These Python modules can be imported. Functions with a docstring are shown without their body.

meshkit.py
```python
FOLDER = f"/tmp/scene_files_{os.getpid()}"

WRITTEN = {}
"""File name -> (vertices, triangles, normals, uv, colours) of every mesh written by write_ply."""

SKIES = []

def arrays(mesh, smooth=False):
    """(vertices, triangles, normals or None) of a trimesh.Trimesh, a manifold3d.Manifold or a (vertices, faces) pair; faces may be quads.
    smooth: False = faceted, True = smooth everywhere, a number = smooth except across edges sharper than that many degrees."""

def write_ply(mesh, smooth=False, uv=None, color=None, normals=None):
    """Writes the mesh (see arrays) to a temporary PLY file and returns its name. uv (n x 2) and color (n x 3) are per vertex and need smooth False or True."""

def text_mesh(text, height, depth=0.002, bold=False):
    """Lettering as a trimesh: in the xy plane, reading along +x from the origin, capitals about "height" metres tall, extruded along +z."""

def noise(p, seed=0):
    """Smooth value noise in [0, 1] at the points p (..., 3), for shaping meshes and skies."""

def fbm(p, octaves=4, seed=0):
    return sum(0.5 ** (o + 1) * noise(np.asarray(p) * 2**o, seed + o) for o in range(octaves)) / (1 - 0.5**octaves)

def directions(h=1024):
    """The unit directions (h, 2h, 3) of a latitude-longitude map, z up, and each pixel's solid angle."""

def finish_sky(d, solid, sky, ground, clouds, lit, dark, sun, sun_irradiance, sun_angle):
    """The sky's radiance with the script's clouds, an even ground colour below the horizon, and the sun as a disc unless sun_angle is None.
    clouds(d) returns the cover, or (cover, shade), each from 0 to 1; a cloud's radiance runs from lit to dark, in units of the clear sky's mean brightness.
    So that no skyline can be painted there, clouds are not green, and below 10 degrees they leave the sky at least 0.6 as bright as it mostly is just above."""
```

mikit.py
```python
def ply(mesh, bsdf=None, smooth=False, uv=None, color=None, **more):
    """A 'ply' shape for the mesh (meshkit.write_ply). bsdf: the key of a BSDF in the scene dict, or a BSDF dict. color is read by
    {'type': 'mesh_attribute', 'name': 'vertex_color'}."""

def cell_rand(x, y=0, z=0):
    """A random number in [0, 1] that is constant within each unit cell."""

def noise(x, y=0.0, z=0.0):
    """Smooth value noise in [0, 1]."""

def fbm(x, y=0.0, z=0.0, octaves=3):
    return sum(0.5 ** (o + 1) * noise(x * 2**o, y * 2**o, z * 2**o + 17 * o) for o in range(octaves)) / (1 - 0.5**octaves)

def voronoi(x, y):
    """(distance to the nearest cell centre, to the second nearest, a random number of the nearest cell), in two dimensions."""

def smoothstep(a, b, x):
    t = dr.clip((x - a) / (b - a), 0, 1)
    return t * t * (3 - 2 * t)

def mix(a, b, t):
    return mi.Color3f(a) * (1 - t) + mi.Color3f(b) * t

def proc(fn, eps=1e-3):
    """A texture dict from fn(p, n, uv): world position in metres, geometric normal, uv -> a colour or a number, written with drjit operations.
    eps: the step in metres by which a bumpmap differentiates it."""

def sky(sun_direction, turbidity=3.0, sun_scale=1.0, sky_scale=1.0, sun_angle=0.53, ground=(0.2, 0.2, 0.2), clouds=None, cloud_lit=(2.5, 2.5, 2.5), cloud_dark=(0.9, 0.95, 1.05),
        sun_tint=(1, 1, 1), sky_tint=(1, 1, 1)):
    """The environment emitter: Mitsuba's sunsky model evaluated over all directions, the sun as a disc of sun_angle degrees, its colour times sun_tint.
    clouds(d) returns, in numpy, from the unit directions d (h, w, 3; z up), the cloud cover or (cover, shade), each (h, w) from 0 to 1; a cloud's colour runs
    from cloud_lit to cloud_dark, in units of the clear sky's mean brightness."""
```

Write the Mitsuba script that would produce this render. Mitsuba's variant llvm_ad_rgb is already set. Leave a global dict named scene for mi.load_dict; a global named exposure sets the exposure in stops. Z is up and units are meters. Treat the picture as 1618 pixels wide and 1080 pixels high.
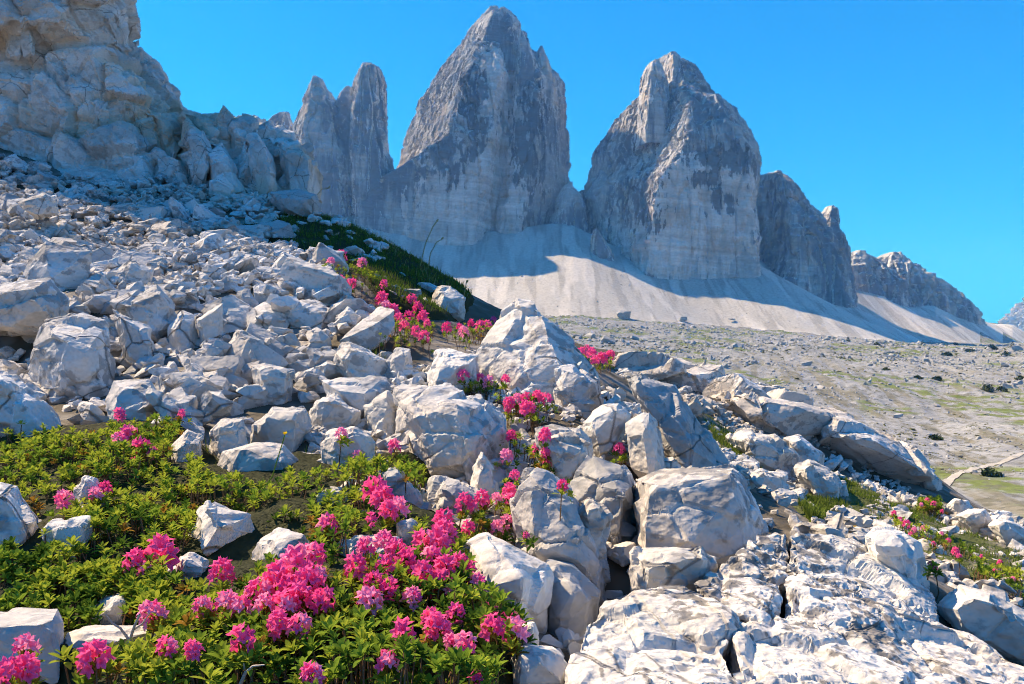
import math, random
import numpy as np, trimesh, drjit as dr, mitsuba as mi, mikit, meshkit
from manifold3d import Manifold
from scipy.interpolate import RBFInterpolator
from scipy.spatial import cKDTree
from mikit import noise, fbm, smoothstep, mix
T = mi.ScalarTransform4f
scene, labels = {}, {}
random.seed(7); rng = np.random.default_rng(7)

# ---------------------------------------------------------------- camera, sky, sun, exposure
FOV = 62.0
F = 809 / math.tan(math.radians(FOV / 2))          # focal length in pixels of the 1618 wide photograph; the eye is the origin, looking along +y
scene['camera'] = {'type': 'perspective', 'fov': FOV, 'fov_axis': 'x', 'near_clip': 0.05, 'far_clip': 30000.0,
                   'to_world': T().look_at([0, 0, 0], [0, 1, 0], [0, 0, 1]), 'medium': {'type': 'ref', 'id': 'air'}}
AZ, EL = math.radians(32), math.radians(45.5)
SUN = np.array([-math.cos(AZ) * math.cos(EL), math.sin(AZ) * math.cos(EL), math.sin(EL)])
scene['sky'] = mikit.sky(SUN.tolist(), turbidity=2.6, sky_tint=(0.05, 0.76, 1.26), sky_scale=0.84, sun_scale=1.0, sun_tint=(1.04, 0.99, 0.92), ground=(0.14, 0.14, 0.13))
exposure = 2.62
scene['air'] = {'type': 'homogeneous', 'albedo': {'type': 'rgb', 'value': [0.95, 0.95, 0.95]}, 'sigma_t': {'type': 'rgb', 'value': [0.15e-4, 0.45e-4, 1.05e-4]}}

# ---------------------------------------------------------------- helpers
def P(px, py, d): return np.array([(px - 809) / F * d, d, (540 - py) / F * d])
def proj(p): return 809 + p[..., 0] / p[..., 1] * F, 540 - p[..., 2] / p[..., 1] * F
def inpoly(poly, x, y):
    poly = np.asarray(poly, float); x = np.asarray(x); y = np.asarray(y); ins = np.zeros(x.shape, bool); j = len(poly) - 1
    for i in range(len(poly)):
        (xi, yi), (xj, yj) = poly[i], poly[j]
        if yi != yj: ins ^= ((yi > y) != (yj > y)) & (x < (xj - xi) * (y - yi) / (yj - yi) + xi)
        j = i
    return ins
COUNT = {}
def key_for(name):
    n = COUNT.get(name, 0); COUNT[name] = n + 1
    return name if n == 0 else f'{name}_{n:03d}'
def tag(key, label=None, cat=None, group=None, kind=None):
    d = {k: v for k, v in (('label', label), ('category', cat), ('group', group), ('kind', kind)) if v}
    labels[key] = d; return key
def part(parent, name, shape):
    k = key_for(parent + '__' + name); scene[k] = shape; return k
def mesh_of(man):
    m = man.to_mesh(); return np.array(m.vert_properties[:, :3], float), np.array(m.tri_verts)
def vnormals(v, f):
    n = np.zeros_like(v); c = np.cross(v[f[:, 1]] - v[f[:, 0]], v[f[:, 2]] - v[f[:, 0]])
    for k in range(3): np.add.at(n, f[:, k], c)
    return n / (np.linalg.norm(n, axis=1, keepdims=True) + 1e-12)
def facet(p, s, seed, an=(1, 1, 1.5), g=0.55, crack=0.0, warp=0.12):
    """Blocky fracture relief in about [-0.7, 0.7]: each cell of size s is a tilted plate; crack cuts grooves between the plates."""
    q = np.asarray(p) * np.asarray(an) / s
    q = q + warp * np.stack([meshkit.noise(q * 1.7 + 31 * k, seed + k) - .5 for k in range(3)], -1)
    lo, hi = np.floor(q.min(0)).astype(int) - 1, np.ceil(q.max(0)).astype(int) + 1
    r = np.random.default_rng(seed)
    n = hi - lo
    tot = int(np.prod(n))
    if tot > 400000:
        cells = np.unique(np.vstack([np.floor(q).astype(int) + o for o in ([0, 0, 0], [1, 0, 0], [-1, 0, 0], [0, 1, 0], [0, -1, 0], [0, 0, 1], [0, 0, -1])]), axis=0).astype(float)
    else:
        cells = np.stack(np.meshgrid(*[np.arange(a, b) for a, b in zip(lo, hi)], indexing='ij'), -1).reshape(-1, 3).astype(float)
    c = cells + r.random(cells.shape)
    dist, idx = cKDTree(c).query(q, k=2)
    i0, i1 = idx[:, 0], idx[:, 1]
    off, gr = r.random(len(c)) - .5, r.normal(size=(len(c), 3)) * g
    gap = dist[:, 1] - dist[:, 0]
    w = .5 + .5 * np.clip(gap / .075, 0, 1)                     # a short ramp instead of a sheer step between two plates
    val = w * (off[i0] + (gr[i0] * (q - c[i0])).sum(1)) + (1 - w) * (off[i1] + (gr[i1] * (q - c[i1])).sum(1))
    if crack:
        val = val - crack * np.clip(1 - gap / 0.09, 0, 1)
    return val
def dents(p, s, seed, an=(1, 1, 1.4), warp=.3):
    """Shallow chipped hollows with crisp ridges between them, in about [-0.5, 0.5]."""
    q = np.asarray(p) * np.asarray(an) / s
    q = q + warp * np.stack([meshkit.noise(q * 1.3 + 31 * k, seed + k) - .5 for k in range(3)], -1)
    cells = np.unique(np.vstack([np.floor(q).astype(int) + o for o in ([0, 0, 0], [1, 0, 0], [-1, 0, 0], [0, 1, 0], [0, -1, 0], [0, 0, 1], [0, 0, -1])]), axis=0)
    r = np.random.default_rng(seed); c = cells + r.random(cells.shape); h = r.random(len(c)) * .5
    dist, idx = cKDTree(c).query(q, k=3)
    return np.min(dist ** 2 + h[idx], axis=1) - .45
def roughen(v, f, s, seed, a1=.05, a2=.02, a3=.006, crack=.5, an=(1, 1, 1.5)):
    n = vnormals(v, f)
    d = s * (a1 * .75 * facet(v, s * .36, seed, an, crack=crack * .8, g=.8) + a2 * .75 * dents(v, s * .2, seed + 5, an) + a3 * .9 * dents(v, s * .06, seed + 9, an)
             + a2 * .7 * (meshkit.fbm(v / (s * .3), 5, seed) - .5))
    return v + n * d[:, None]
def hull(points): return Manifold.hull_points(np.asarray(points, float))
def chip(h, r, n, lo=.02, hi=.10):
    """Breaks corners and edges off a block along flat planes."""
    v = mesh_of(h)[0]; c = v.mean(0)
    for _ in range(n):
        k = r.normal(size=3); k /= np.linalg.norm(k); q = (v - c) @ k
        h = h.trim_by_plane([float(x) for x in -k], float(-(c @ k + q.max() - (q.max() - q.min()) * r.uniform(lo, hi))))
    return h
def rock_from(points, edge, seed, a1=.05, a2=.02, a3=.006, crack=.5, an=(1, 1, 1.5), rounded=0):
    h = chip(hull(points), np.random.default_rng(seed), 12 if not rounded else 16, .015, .07)
    v, f = mesh_of(h.refine_to_length(edge))
    s = float(np.median(np.ptp(v, axis=0)))
    if rounded:
        m = trimesh.Trimesh(v, f, process=False); trimesh.smoothing.filter_laplacian(m, iterations=int(rounded)); v = np.array(m.vertices)
    v = roughen(v, f, s, seed, a1, a2, a3, crack, an)
    return trimesh.Trimesh(v, f, process=False)
def outline_points(outline, d, t, ridge=(), seed=0, down=0.0, bulge=.22):
    """Points of a boulder: its outline a little behind its front, ridge points (px, py, metres in front), a smaller back."""
    r = np.random.default_rng(seed); o = np.asarray(outline, float); c = o.mean(0)
    pts = [P(x, y, d + .25 * t + r.uniform(-.06, .06) * t) for x, y in o]
    if ridge: pts += [P(x, y, d - dd) for x, y, dd in ridge]
    else:
        for x, y in o: pts.append(P(*(c + (np.array([x, y]) - c) * r.uniform(.45, .72)), d - bulge * t * r.uniform(.3, 1)))
    for x, y in o: pts.append(P(*(c + (np.array([x, y]) - c) * r.uniform(.7, .9)), d + t * r.uniform(.85, 1.1)))
    pts = np.array(pts)
    if down:
        low = pts[pts[:, 2] < np.median(pts[:, 2])]; low = low.copy(); low[:, 2] -= down; pts = np.vstack([pts, low])
    return pts

# ---------------------------------------------------------------- materials
def bsdf(name, color, rough=.85, spec=.2, bump=None, scale=1.0, eps=.002, two=True):
    b = {'type': 'principled', 'base_color': mikit.proc(color) if callable(color) else {'type': 'rgb', 'value': list(color)}, 'roughness': rough, 'specular': spec}
    if bump: b = {'type': 'bumpmap', 'arbitrary': mikit.proc(bump, eps=eps), 'scale': scale, 'bsdf': b}
    scene[name] = {'type': 'twosided', 'bsdf': b} if two else b
def crack_lines(p, f):
    """Straight fracture lines: the borders of angular cells in two tilted planes."""
    j = .10 * (fbm(p.x * 5 * f, p.y * 5 * f, p.z * 5 * f, 3) - .5)
    d1, d2, _ = mikit.voronoi((.83 * p.x + .47 * p.y + .2 * p.z) * 2.6 * f + j * 3, (1.25 * p.z - .42 * p.x + .35 * p.y) * 2.6 * f + j * 3)
    k = fbm(p.x * 2.1 * f + 8, p.y * 2.1 * f, p.z * 2.1 * f, 2)
    return (1 - smoothstep(.004, .035, d2 - d1)) * smoothstep(.46, .60, k)
def rock_color(lo, hi, stain, stain_amt, dark, dark_amt, f=1.0):
    def fn(p, n, uv):
        a = fbm(p.x * 2.2 * f, p.y * 2.2 * f, p.z * 3 * f, 4)
        c = mix(lo, hi, smoothstep(.3, .7, a))
        b = fbm(p.x * 1.1 * f + 40, p.y * 1.1 * f, p.z * 1.6 * f, 3)
        c = mix(c, stain, smoothstep(.46, .64, b) * stain_amt)
        g = fbm(p.x * 21 * f, p.y * 21 * f + 9, p.z * 21 * f, 5) * .62 + .38 * fbm(p.x * 2.7 * f + 3, p.y * 2.7 * f, p.z * 2.7 * f, 2)
        c = mix(c, dark, smoothstep(.54, .62, g) * dark_amt * .8)
        c = mix(c, dark, crack_lines(p, f) * .75)
        return c * (.84 + .32 * fbm(p.x * 75 * f, p.y * 75 * f, p.z * 75 * f, 3))
    return fn
def rock_bump(f=1.0):
    def fn(p, n, uv):
        a = fbm(p.x * 26 * f, p.y * 26 * f, p.z * 34 * f, 5)
        r_ = 1 - dr.abs(2 * fbm(p.x * 15 * f + 5, p.y * 15 * f, p.z * 20 * f, 3) - 1)
        return a + .6 * r_ - .8 * crack_lines(p, f)
    return fn
bsdf('mat_rock', rock_color((.42, .415, .405), (.60, .592, .578), (.46, .40, .33), .5, (.13, .13, .13), .7), bump=rock_bump(), scale=.013)
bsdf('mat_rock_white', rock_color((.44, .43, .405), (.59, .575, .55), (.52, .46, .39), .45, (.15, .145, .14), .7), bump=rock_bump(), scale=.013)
bsdf('mat_bedrock', rock_color((.47, .46, .435), (.63, .615, .59), (.53, .46, .39), .35, (.12, .115, .11), 1.0, 2.0), bump=rock_bump(1.6), scale=.014)
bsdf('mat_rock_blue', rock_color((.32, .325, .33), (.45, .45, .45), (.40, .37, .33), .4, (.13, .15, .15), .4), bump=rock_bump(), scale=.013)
bsdf('mat_cliff', rock_color((.43, .415, .39), (.63, .615, .585), (.52, .41, .28), .6, (.16, .14, .12), .35, .8), bump=rock_bump(.6), scale=.02)
def soil(p, n, uv):
    return mix((.05, .04, .025), (.10, .085, .055), fbm(p.x * 9, p.y * 9, p.z * 9, 4))
bsdf('mat_hillside', lambda p, n, uv: mix(mix((.06, .05, .035), (.13, .115, .085), fbm(p.x * 9, p.y * 9, p.z * 9, 4)), (.20, .19, .175), smoothstep(.45, .62, fbm(p.x * 3.1, p.y * 3.1 + 7, p.z, 4))),
     bump=lambda p, n, uv: fbm(p.x * 18, p.y * 18, p.z * 18, 4), scale=.03)
def valley_color(p, n, uv):
    d = dr.sqrt(p.x * p.x + p.y * p.y)
    c = mix((.15, .157, .163), (.275, .282, .288), fbm(p.x * .06, p.y * .06, 0, 5))
    u = p.x * .25 + p.y * .97; w = p.x * .97 - p.y * .25
    streak = fbm(u * .03, w * .30, 3, 4)
    near = 1 - smoothstep(330, 620, p.y)
    c = mix(c, (.145, .135, .095), smoothstep(.50, .64, streak) * (.25 + .55 * near))
    g = fbm(p.x * .022 + 5, p.y * .016, 1, 4)
    c = mix(c, (.105, .135, .035), smoothstep(.49, .58, g) * smoothstep(.40, .58, fbm(p.x * .2, p.y * .12, 8, 4)) * .92)
    sp = fbm(p.x * .55, p.y * .55, 0, 4)
    c = mix(c, (.10, .10, .075), smoothstep(.56, .68, sp) * .75)
    return c * (.7 + .6 * fbm(p.x * 1.3 + 9, p.y * 1.3, 0, 3))
bsdf('mat_valley', valley_color, rough=.95, spec=.1)
def talus_color(p, n, uv):
    c = mix((.34, .33, .31), (.44, .43, .405), fbm(p.x * .012, p.y * .004, p.z * .01, 3))
    c = mix(c, (.24, .235, .22), smoothstep(.50, .64, fbm(p.x * .11, p.y * .010, p.z * .012, 5)) * .6)
    c = mix(c, (.52, .50, .47), smoothstep(.54, .66, fbm(p.x * .05 + 50, p.y * .008, 2, 4)) * .7)
    return c * (.75 + .5 * fbm(p.x * .45, p.y * .45, p.z * .45, 4))
bsdf('mat_talus', talus_color, rough=.95, spec=.1)
bsdf('mat_path', lambda p, n, uv: mix((.27, .262, .24), (.36, .345, .31), fbm(p.x * .8, p.y * .8, 0, 3)), rough=.95)

def ell(p, x, z, rx, rz):
    return 1 - dr.sqrt(((p.x - x) / rx) ** 2 + ((p.z - z) / rz) ** 2)
def peak_color(pale, dark):
    """Grey limestone: shade painted as dark blue grey on the walls turned away from the sun, with the pale, warm lower wall and the dark water-stained blotches at their places (world x, z)."""
    def fn(p, n, uv):
        w = (fbm(p.x * .028, p.y * .028, p.z * .018, 5) - .5) * 2.0 + (fbm(p.x * .16, p.y * .16, p.z * .05, 4) - .5) * .9
        st = .6 * fbm(p.x * .12, p.y * .12, p.z * .010, 4) + .4 * fbm(p.x * .4, p.y * .4, p.z * .03, 3)
        strata = fbm(p.x * .004 + 3, p.y * .004, p.z * .22 + .02 * p.x, 4)
        base = mix((.42, .415, .40), (.62, .605, .58), smoothstep(.3, .7, .5 * st + .5 * strata))
        base = mix(base, (.50, .40, .30), smoothstep(.54, .70, fbm(p.x * .025 + 9, p.y * .025, p.z * .014, 4)) * .6)
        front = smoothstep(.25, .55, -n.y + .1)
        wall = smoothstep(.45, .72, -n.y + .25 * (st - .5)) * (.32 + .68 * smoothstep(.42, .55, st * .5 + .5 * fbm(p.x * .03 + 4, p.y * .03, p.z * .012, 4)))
        base = mix(base, (.125, .145, .175), wall * .85)  # valley-facing walls painted darker in streaks, deepening their shade
        iso = fbm(p.x * .05, p.y * .05, p.z * .04, 5)
        fine = fbm(p.x * .30, p.y * .3, p.z * .07, 4)
        k = mi.Float(-1)
        for e in pale: k = dr.maximum(k, ell(p, *e))
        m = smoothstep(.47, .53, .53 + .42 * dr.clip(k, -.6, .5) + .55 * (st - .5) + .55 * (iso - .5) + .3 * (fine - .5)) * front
        pl = mix((.50, .455, .43), (.70, .655, .63), smoothstep(.3, .7, .5 * fbm(p.x * .05, 0, p.z * .03, 4) + .5 * st))
        pl = mix(pl, (.50, .37, .28), smoothstep(.52, .68, .6 * fbm(p.x * .014, 7, p.z * .04, 4) + .4 * fine) * .6)
        pl = pl * (.72 + .5 * strata)
        c = mix(base, pl, m)
        k = mi.Float(-1)
        for e in dark: k = dr.maximum(k, ell(p, *e))
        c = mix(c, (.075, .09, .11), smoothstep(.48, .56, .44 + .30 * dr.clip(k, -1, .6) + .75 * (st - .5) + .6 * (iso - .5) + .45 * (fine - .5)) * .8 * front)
        return c * (.8 + .4 * fbm(p.x * .3, p.y * .3, p.z * .5, 4))
    return fn
def peak_bump(p, n, uv):
    return 1.6 * fbm(p.x * .25, p.y * .25, p.z * .06, 4) + 1.2 * fbm(p.x * .03, p.y * .03, p.z * .45, 4) + .8 * fbm(p.x * .5, p.y * .5, p.z * .5, 3)

# ---------------------------------------------------------------- the boulders (pixel outlines of the photograph with their distance), used for the ground too
# label, outline, distance, thickness, ridge points, material, (a1, a2, a3, crack, rounded)
B = []
def boulder(label, outline, d, t=None, ridge=(), mat='mat_rock', amp=(.05, .02, .006, .5, 0), down=.08, base=True, name='boulder'):
    o = np.array(outline, float)
    if t is None: t = .75 * min(np.ptp(o[:, 0]), np.ptp(o[:, 1]) * 1.3) / F * d
    B.append((label, o, d, t, ridge, mat, amp, down, base, name))
boulder('large pointed pale boulder standing up in the middle of the slope', [(815, 470), (838, 474), (856, 492), (905, 545), (945, 588), (950, 612), (935, 640), (890, 655), (840, 630), (765, 592), (752, 572), (770, 528), (790, 490)], 4.5, .55, [(846, 482, 0), (866, 525, .12), (884, 575, .22), (880, 625, .22), (800, 560, .1), (790, 590, .12)], 'mat_rock_white', (.045, .022, .007, .9, 0))
boulder('broken brownish block at the right foot of the pointed boulder', [(880, 585), (905, 572), (948, 600), (946, 640), (915, 660), (885, 650), (872, 615)], 4.15, .3, (), 'mat_rock', (.1, .03, .008, .8, 0))
boulder('big rough grey boulder with dark creases left of the middle pink flowers', [(628, 618), (674, 612), (760, 622), (800, 648), (806, 683), (794, 718), (757, 753), (717, 765), (678, 752), (640, 705), (630, 665)], 3.3, .5, [(713, 646, .14), (744, 690, .2), (738, 735, .17), (660, 660, .1), (690, 720, .16), (650, 635, .03)], 'mat_rock', (.05, .03, .012, .8, 0))
boulder('flat topped block overhanging a dark gap, left of the big grey boulder', [(507, 600), (540, 596), (606, 597), (618, 612), (612, 628), (560, 640), (525, 632)], 3.75, .35, [(575, 622, .08), (530, 615, .06)], 'mat_rock')
boulder('upright slab with sunlit edge below the flat topped block', [(575, 640), (612, 612), (626, 640), (632, 690), (610, 678), (590, 680)], 3.6, .25, (), 'mat_rock_white')
boulder('low pale block in front of the flat topped block', [(500, 632), (530, 625), (570, 650), (560, 660), (510, 662), (488, 650)], 3.6, .3, (), 'mat_rock_white')
boulder('pale square block beside the lower middle flowers, split across its front', [(845, 674), (870, 669), (915, 674), (938, 694), (936, 722), (927, 742), (869, 738), (849, 712)], 3.15, .3, [(900, 695, .08), (925, 705, .08), (890, 735, .09), (855, 692, .05)], 'mat_rock_white', (.06, .02, .006, .9, 0))
boulder('flat white slab catching the sun right of the pointed boulder', [(922, 668), (950, 637), (978, 636), (999, 655), (965, 680), (941, 696)], 3.5, .25, (), 'mat_rock_white', (.03, .015, .005, .3, 0))
boulder('smooth leaning wedge of rock with a bright left face', [(987, 668), (1026, 650), (1036, 662), (1052, 734), (1018, 730), (996, 702)], 3.25, .25, [(1018, 672, .06), (1034, 725, .07)], 'mat_rock_white', (.03, .015, .005, .3, 0))
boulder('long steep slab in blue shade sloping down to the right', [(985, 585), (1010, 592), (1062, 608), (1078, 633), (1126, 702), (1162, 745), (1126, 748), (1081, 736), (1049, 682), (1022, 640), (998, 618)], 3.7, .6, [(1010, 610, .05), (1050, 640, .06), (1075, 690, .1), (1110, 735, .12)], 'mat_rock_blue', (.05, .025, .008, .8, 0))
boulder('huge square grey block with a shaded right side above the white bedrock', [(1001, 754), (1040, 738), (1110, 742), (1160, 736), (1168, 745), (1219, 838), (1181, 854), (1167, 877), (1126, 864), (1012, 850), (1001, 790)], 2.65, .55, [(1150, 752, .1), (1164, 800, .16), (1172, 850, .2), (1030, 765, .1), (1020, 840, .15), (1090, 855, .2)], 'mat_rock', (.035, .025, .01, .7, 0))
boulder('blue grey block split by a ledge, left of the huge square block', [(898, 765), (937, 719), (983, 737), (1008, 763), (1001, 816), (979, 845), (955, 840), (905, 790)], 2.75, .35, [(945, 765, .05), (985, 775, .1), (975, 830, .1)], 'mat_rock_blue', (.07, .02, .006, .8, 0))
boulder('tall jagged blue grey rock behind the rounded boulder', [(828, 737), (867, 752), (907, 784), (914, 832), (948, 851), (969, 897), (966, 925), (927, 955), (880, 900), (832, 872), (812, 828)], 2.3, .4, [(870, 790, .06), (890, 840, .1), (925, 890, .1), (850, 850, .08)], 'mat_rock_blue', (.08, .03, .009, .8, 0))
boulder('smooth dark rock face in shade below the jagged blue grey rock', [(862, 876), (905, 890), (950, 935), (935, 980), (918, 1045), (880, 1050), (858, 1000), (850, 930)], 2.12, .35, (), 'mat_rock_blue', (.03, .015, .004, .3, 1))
boulder('small rough knob of rock with a tuft of leaves on top', [(912, 800), (930, 782), (950, 795), (962, 815), (957, 845), (935, 850), (918, 835)], 2.4, .2, (), 'mat_rock', (.07, .03, .01, .6, 1))
boulder('rounded pale boulder at the right end of the nearest flowers', [(735, 856), (768, 840), (797, 854), (828, 871), (863, 893), (871, 912), (863, 940), (846, 972), (828, 983), (782, 958), (755, 920), (737, 880)], 1.95, .35, [(790, 880, .08), (820, 915, .13), (815, 955, .12), (770, 900, .08)], 'mat_rock', (.045, .018, .005, .4, 3))
boulder('white rock at the bottom edge left of the white bedrock', [(815, 1030), (840, 1020), (872, 1024), (900, 1050), (905, 1090), (850, 1110), (800, 1095)], 1.55, .25, (), 'mat_rock_white', (.04, .02, .006, .4, 1))
boulder('small smooth cream stone under the rounded pale boulder', [(826, 985), (845, 981), (852, 1000), (846, 1018), (826, 1022), (815, 1005)], 1.75, .1, (), 'mat_rock_white', (.03, .015, .005, .2, 2))
boulder('narrow white block resting on the upper left edge of the white bedrock', [(996, 874), (1012, 861), (1060, 865), (1108, 866), (1132, 882), (1129, 906), (1099, 918), (1040, 926), (1026, 943), (999, 926)], 2.12, .28, [(1060, 880, .04), (1105, 885, .06), (1035, 905, .07)], 'mat_rock_white', (.045, .022, .007, .4, 0))
boulder('sunlit stone capping the top right edge of the white bedrock', [(1368, 846), (1382, 828), (1418, 840), (1450, 860), (1464, 905), (1425, 905), (1385, 875)], 2.35, .3, (), 'mat_rock_white', (.05, .02, .006, .4, 0))
boulder('white boulder with blue shadow at the lower right edge', [(1487, 950), (1500, 925), (1560, 940), (1640, 975), (1680, 1030), (1600, 1045), (1535, 1005)], 2.2, .4, (), 'mat_rock_white', (.06, .025, .008, .5, 0))
# upper left field
boulder('tilted square slab leaning in the scree below the cliff', [(29, 444), (46, 412), (73, 381), (146, 396), (140, 430), (133, 452), (96, 458)], 6.2, .3, [(80, 440, .1), (70, 400, .02)], 'mat_rock', (.03, .015, .005, .3, 0), name='stone_slab')
boulder('dark lichen covered boulder on the left edge of the scree', [(-40, 452), (20, 448), (76, 445), (104, 475), (102, 498), (55, 506), (-40, 510)], 5.0, .6, (), 'mat_rock', (.06, .035, .012, .7, 0))
boulder('biggest angular boulder in blue shade on the left', [(42, 562), (68, 500), (115, 490), (170, 515), (178, 560), (184, 600), (170, 624), (92, 602), (45, 582)], 4.2, .45, [(80, 525, .08), (120, 530, .08), (135, 560, .16), (90, 580, .1), (160, 610, .12), (150, 535, .1)], 'mat_rock', (.05, .02, .006, .6, 0))
boulder('long striped boulder at the left edge above the leaves', [(-60, 600), (0, 588), (60, 624), (98, 664), (92, 680), (0, 675), (-60, 670)], 3.4, .4, (), 'mat_rock', (.05, .03, .01, .7, 0))
boulder('smooth flat faced stone just above the left leaves', [(166, 632), (180, 602), (236, 599), (257, 628), (246, 656), (175, 658)], 3.55, .25, [(190, 612, .03), (235, 615, .05), (235, 648, .08), (180, 645, .06)], 'mat_rock', (.025, .012, .004, .2, 0))
boulder('wedge shaped stone with a shaded face in the middle of the scree', [(175, 476), (210, 470), (250, 446), (279, 480), (273, 510), (255, 528), (218, 502)], 5.2, .35)
boulder('rounded split stone right of the biggest shaded boulder', [(178, 488), (200, 500), (240, 518), (243, 545), (226, 568), (196, 545)], 4.6, .25, (), 'mat_rock')
boulder('thin leaning slab with a dark face in the scree', [(372, 460), (390, 456), (434, 508), (405, 513), (386, 492)], 5.6, .12, (), 'mat_rock_blue', (.03, .015, .005, .3, 0), name='stone_slab')
boulder('wide pale boulder with a diagonal shadow left of the upper flowers', [(438, 486), (490, 469), (529, 490), (521, 515), (470, 522), (446, 509)], 5.4, .4, (), 'mat_rock')
boulder('egg shaped stone in the middle of the scree', [(262, 520), (288, 490), (309, 498), (311, 522), (294, 546), (272, 540)], 5.0, .25, (), 'mat_rock', (.04, .02, .006, .3, 1))
boulder('square cut stone with a bright left face in mid scree', [(310, 505), (352, 478), (352, 510), (318, 531)], 5.0, .2, (), 'mat_rock_white', (.03, .02, .006, .3, 0))
boulder('pale block beside the upper flower clump', [(463, 432), (490, 412), (503, 440), (478, 458)], 6.5, .25, (), 'mat_rock')
boulder('pitted rough stone near the shaded grass', [(430, 416), (446, 397), (482, 412), (464, 432)], 7.0, .25, (), 'mat_rock', (.07, .04, .015, .5, 0))
boulder('bright white stone in the lower middle of the scree', [(361, 546), (375, 519), (419, 540), (396, 559)], 4.6, .2, (), 'mat_rock_white')
boulder('white angular boulder low in the scree', [(396, 577), (420, 572), (464, 584), (461, 606), (440, 628), (410, 612)], 4.0, .28, (), 'mat_rock_white')
boulder('flat pale slab high in the scree under the cliff', [(24, 318), (75, 304), (92, 325), (60, 334)], 9.0, .4, (), 'mat_rock_white', name='stone_slab')
boulder('grey stone in the upper middle of the scree', [(185, 426), (205, 409), (242, 424), (236, 451), (200, 448)], 6.4, .3)
boulder('long low stone behind the yellow flower', [(398, 672), (430, 644), (482, 646), (491, 668), (470, 692), (430, 696)], 3.3, .25, (), 'mat_rock_white')
boulder('chunky white stone at the upper edge of the leaves', [(331, 682), (350, 662), (385, 660), (393, 702), (345, 713)], 3.1, .2, (), 'mat_rock_white')
boulder('flat cut stone slab under the yellow flower', [(340, 746), (350, 711), (400, 699), (446, 699), (474, 729), (466, 744), (400, 746)], 2.85, .25, [(385, 712, .03), (372, 740, .06), (450, 740, .06)], 'mat_rock', (.03, .015, .005, .3, 0))
boulder('dark sided stone left of the chunky white stone', [(266, 710), (295, 679), (321, 690), (320, 708), (280, 728)], 3.0, .2, (), 'mat_rock')
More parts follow.
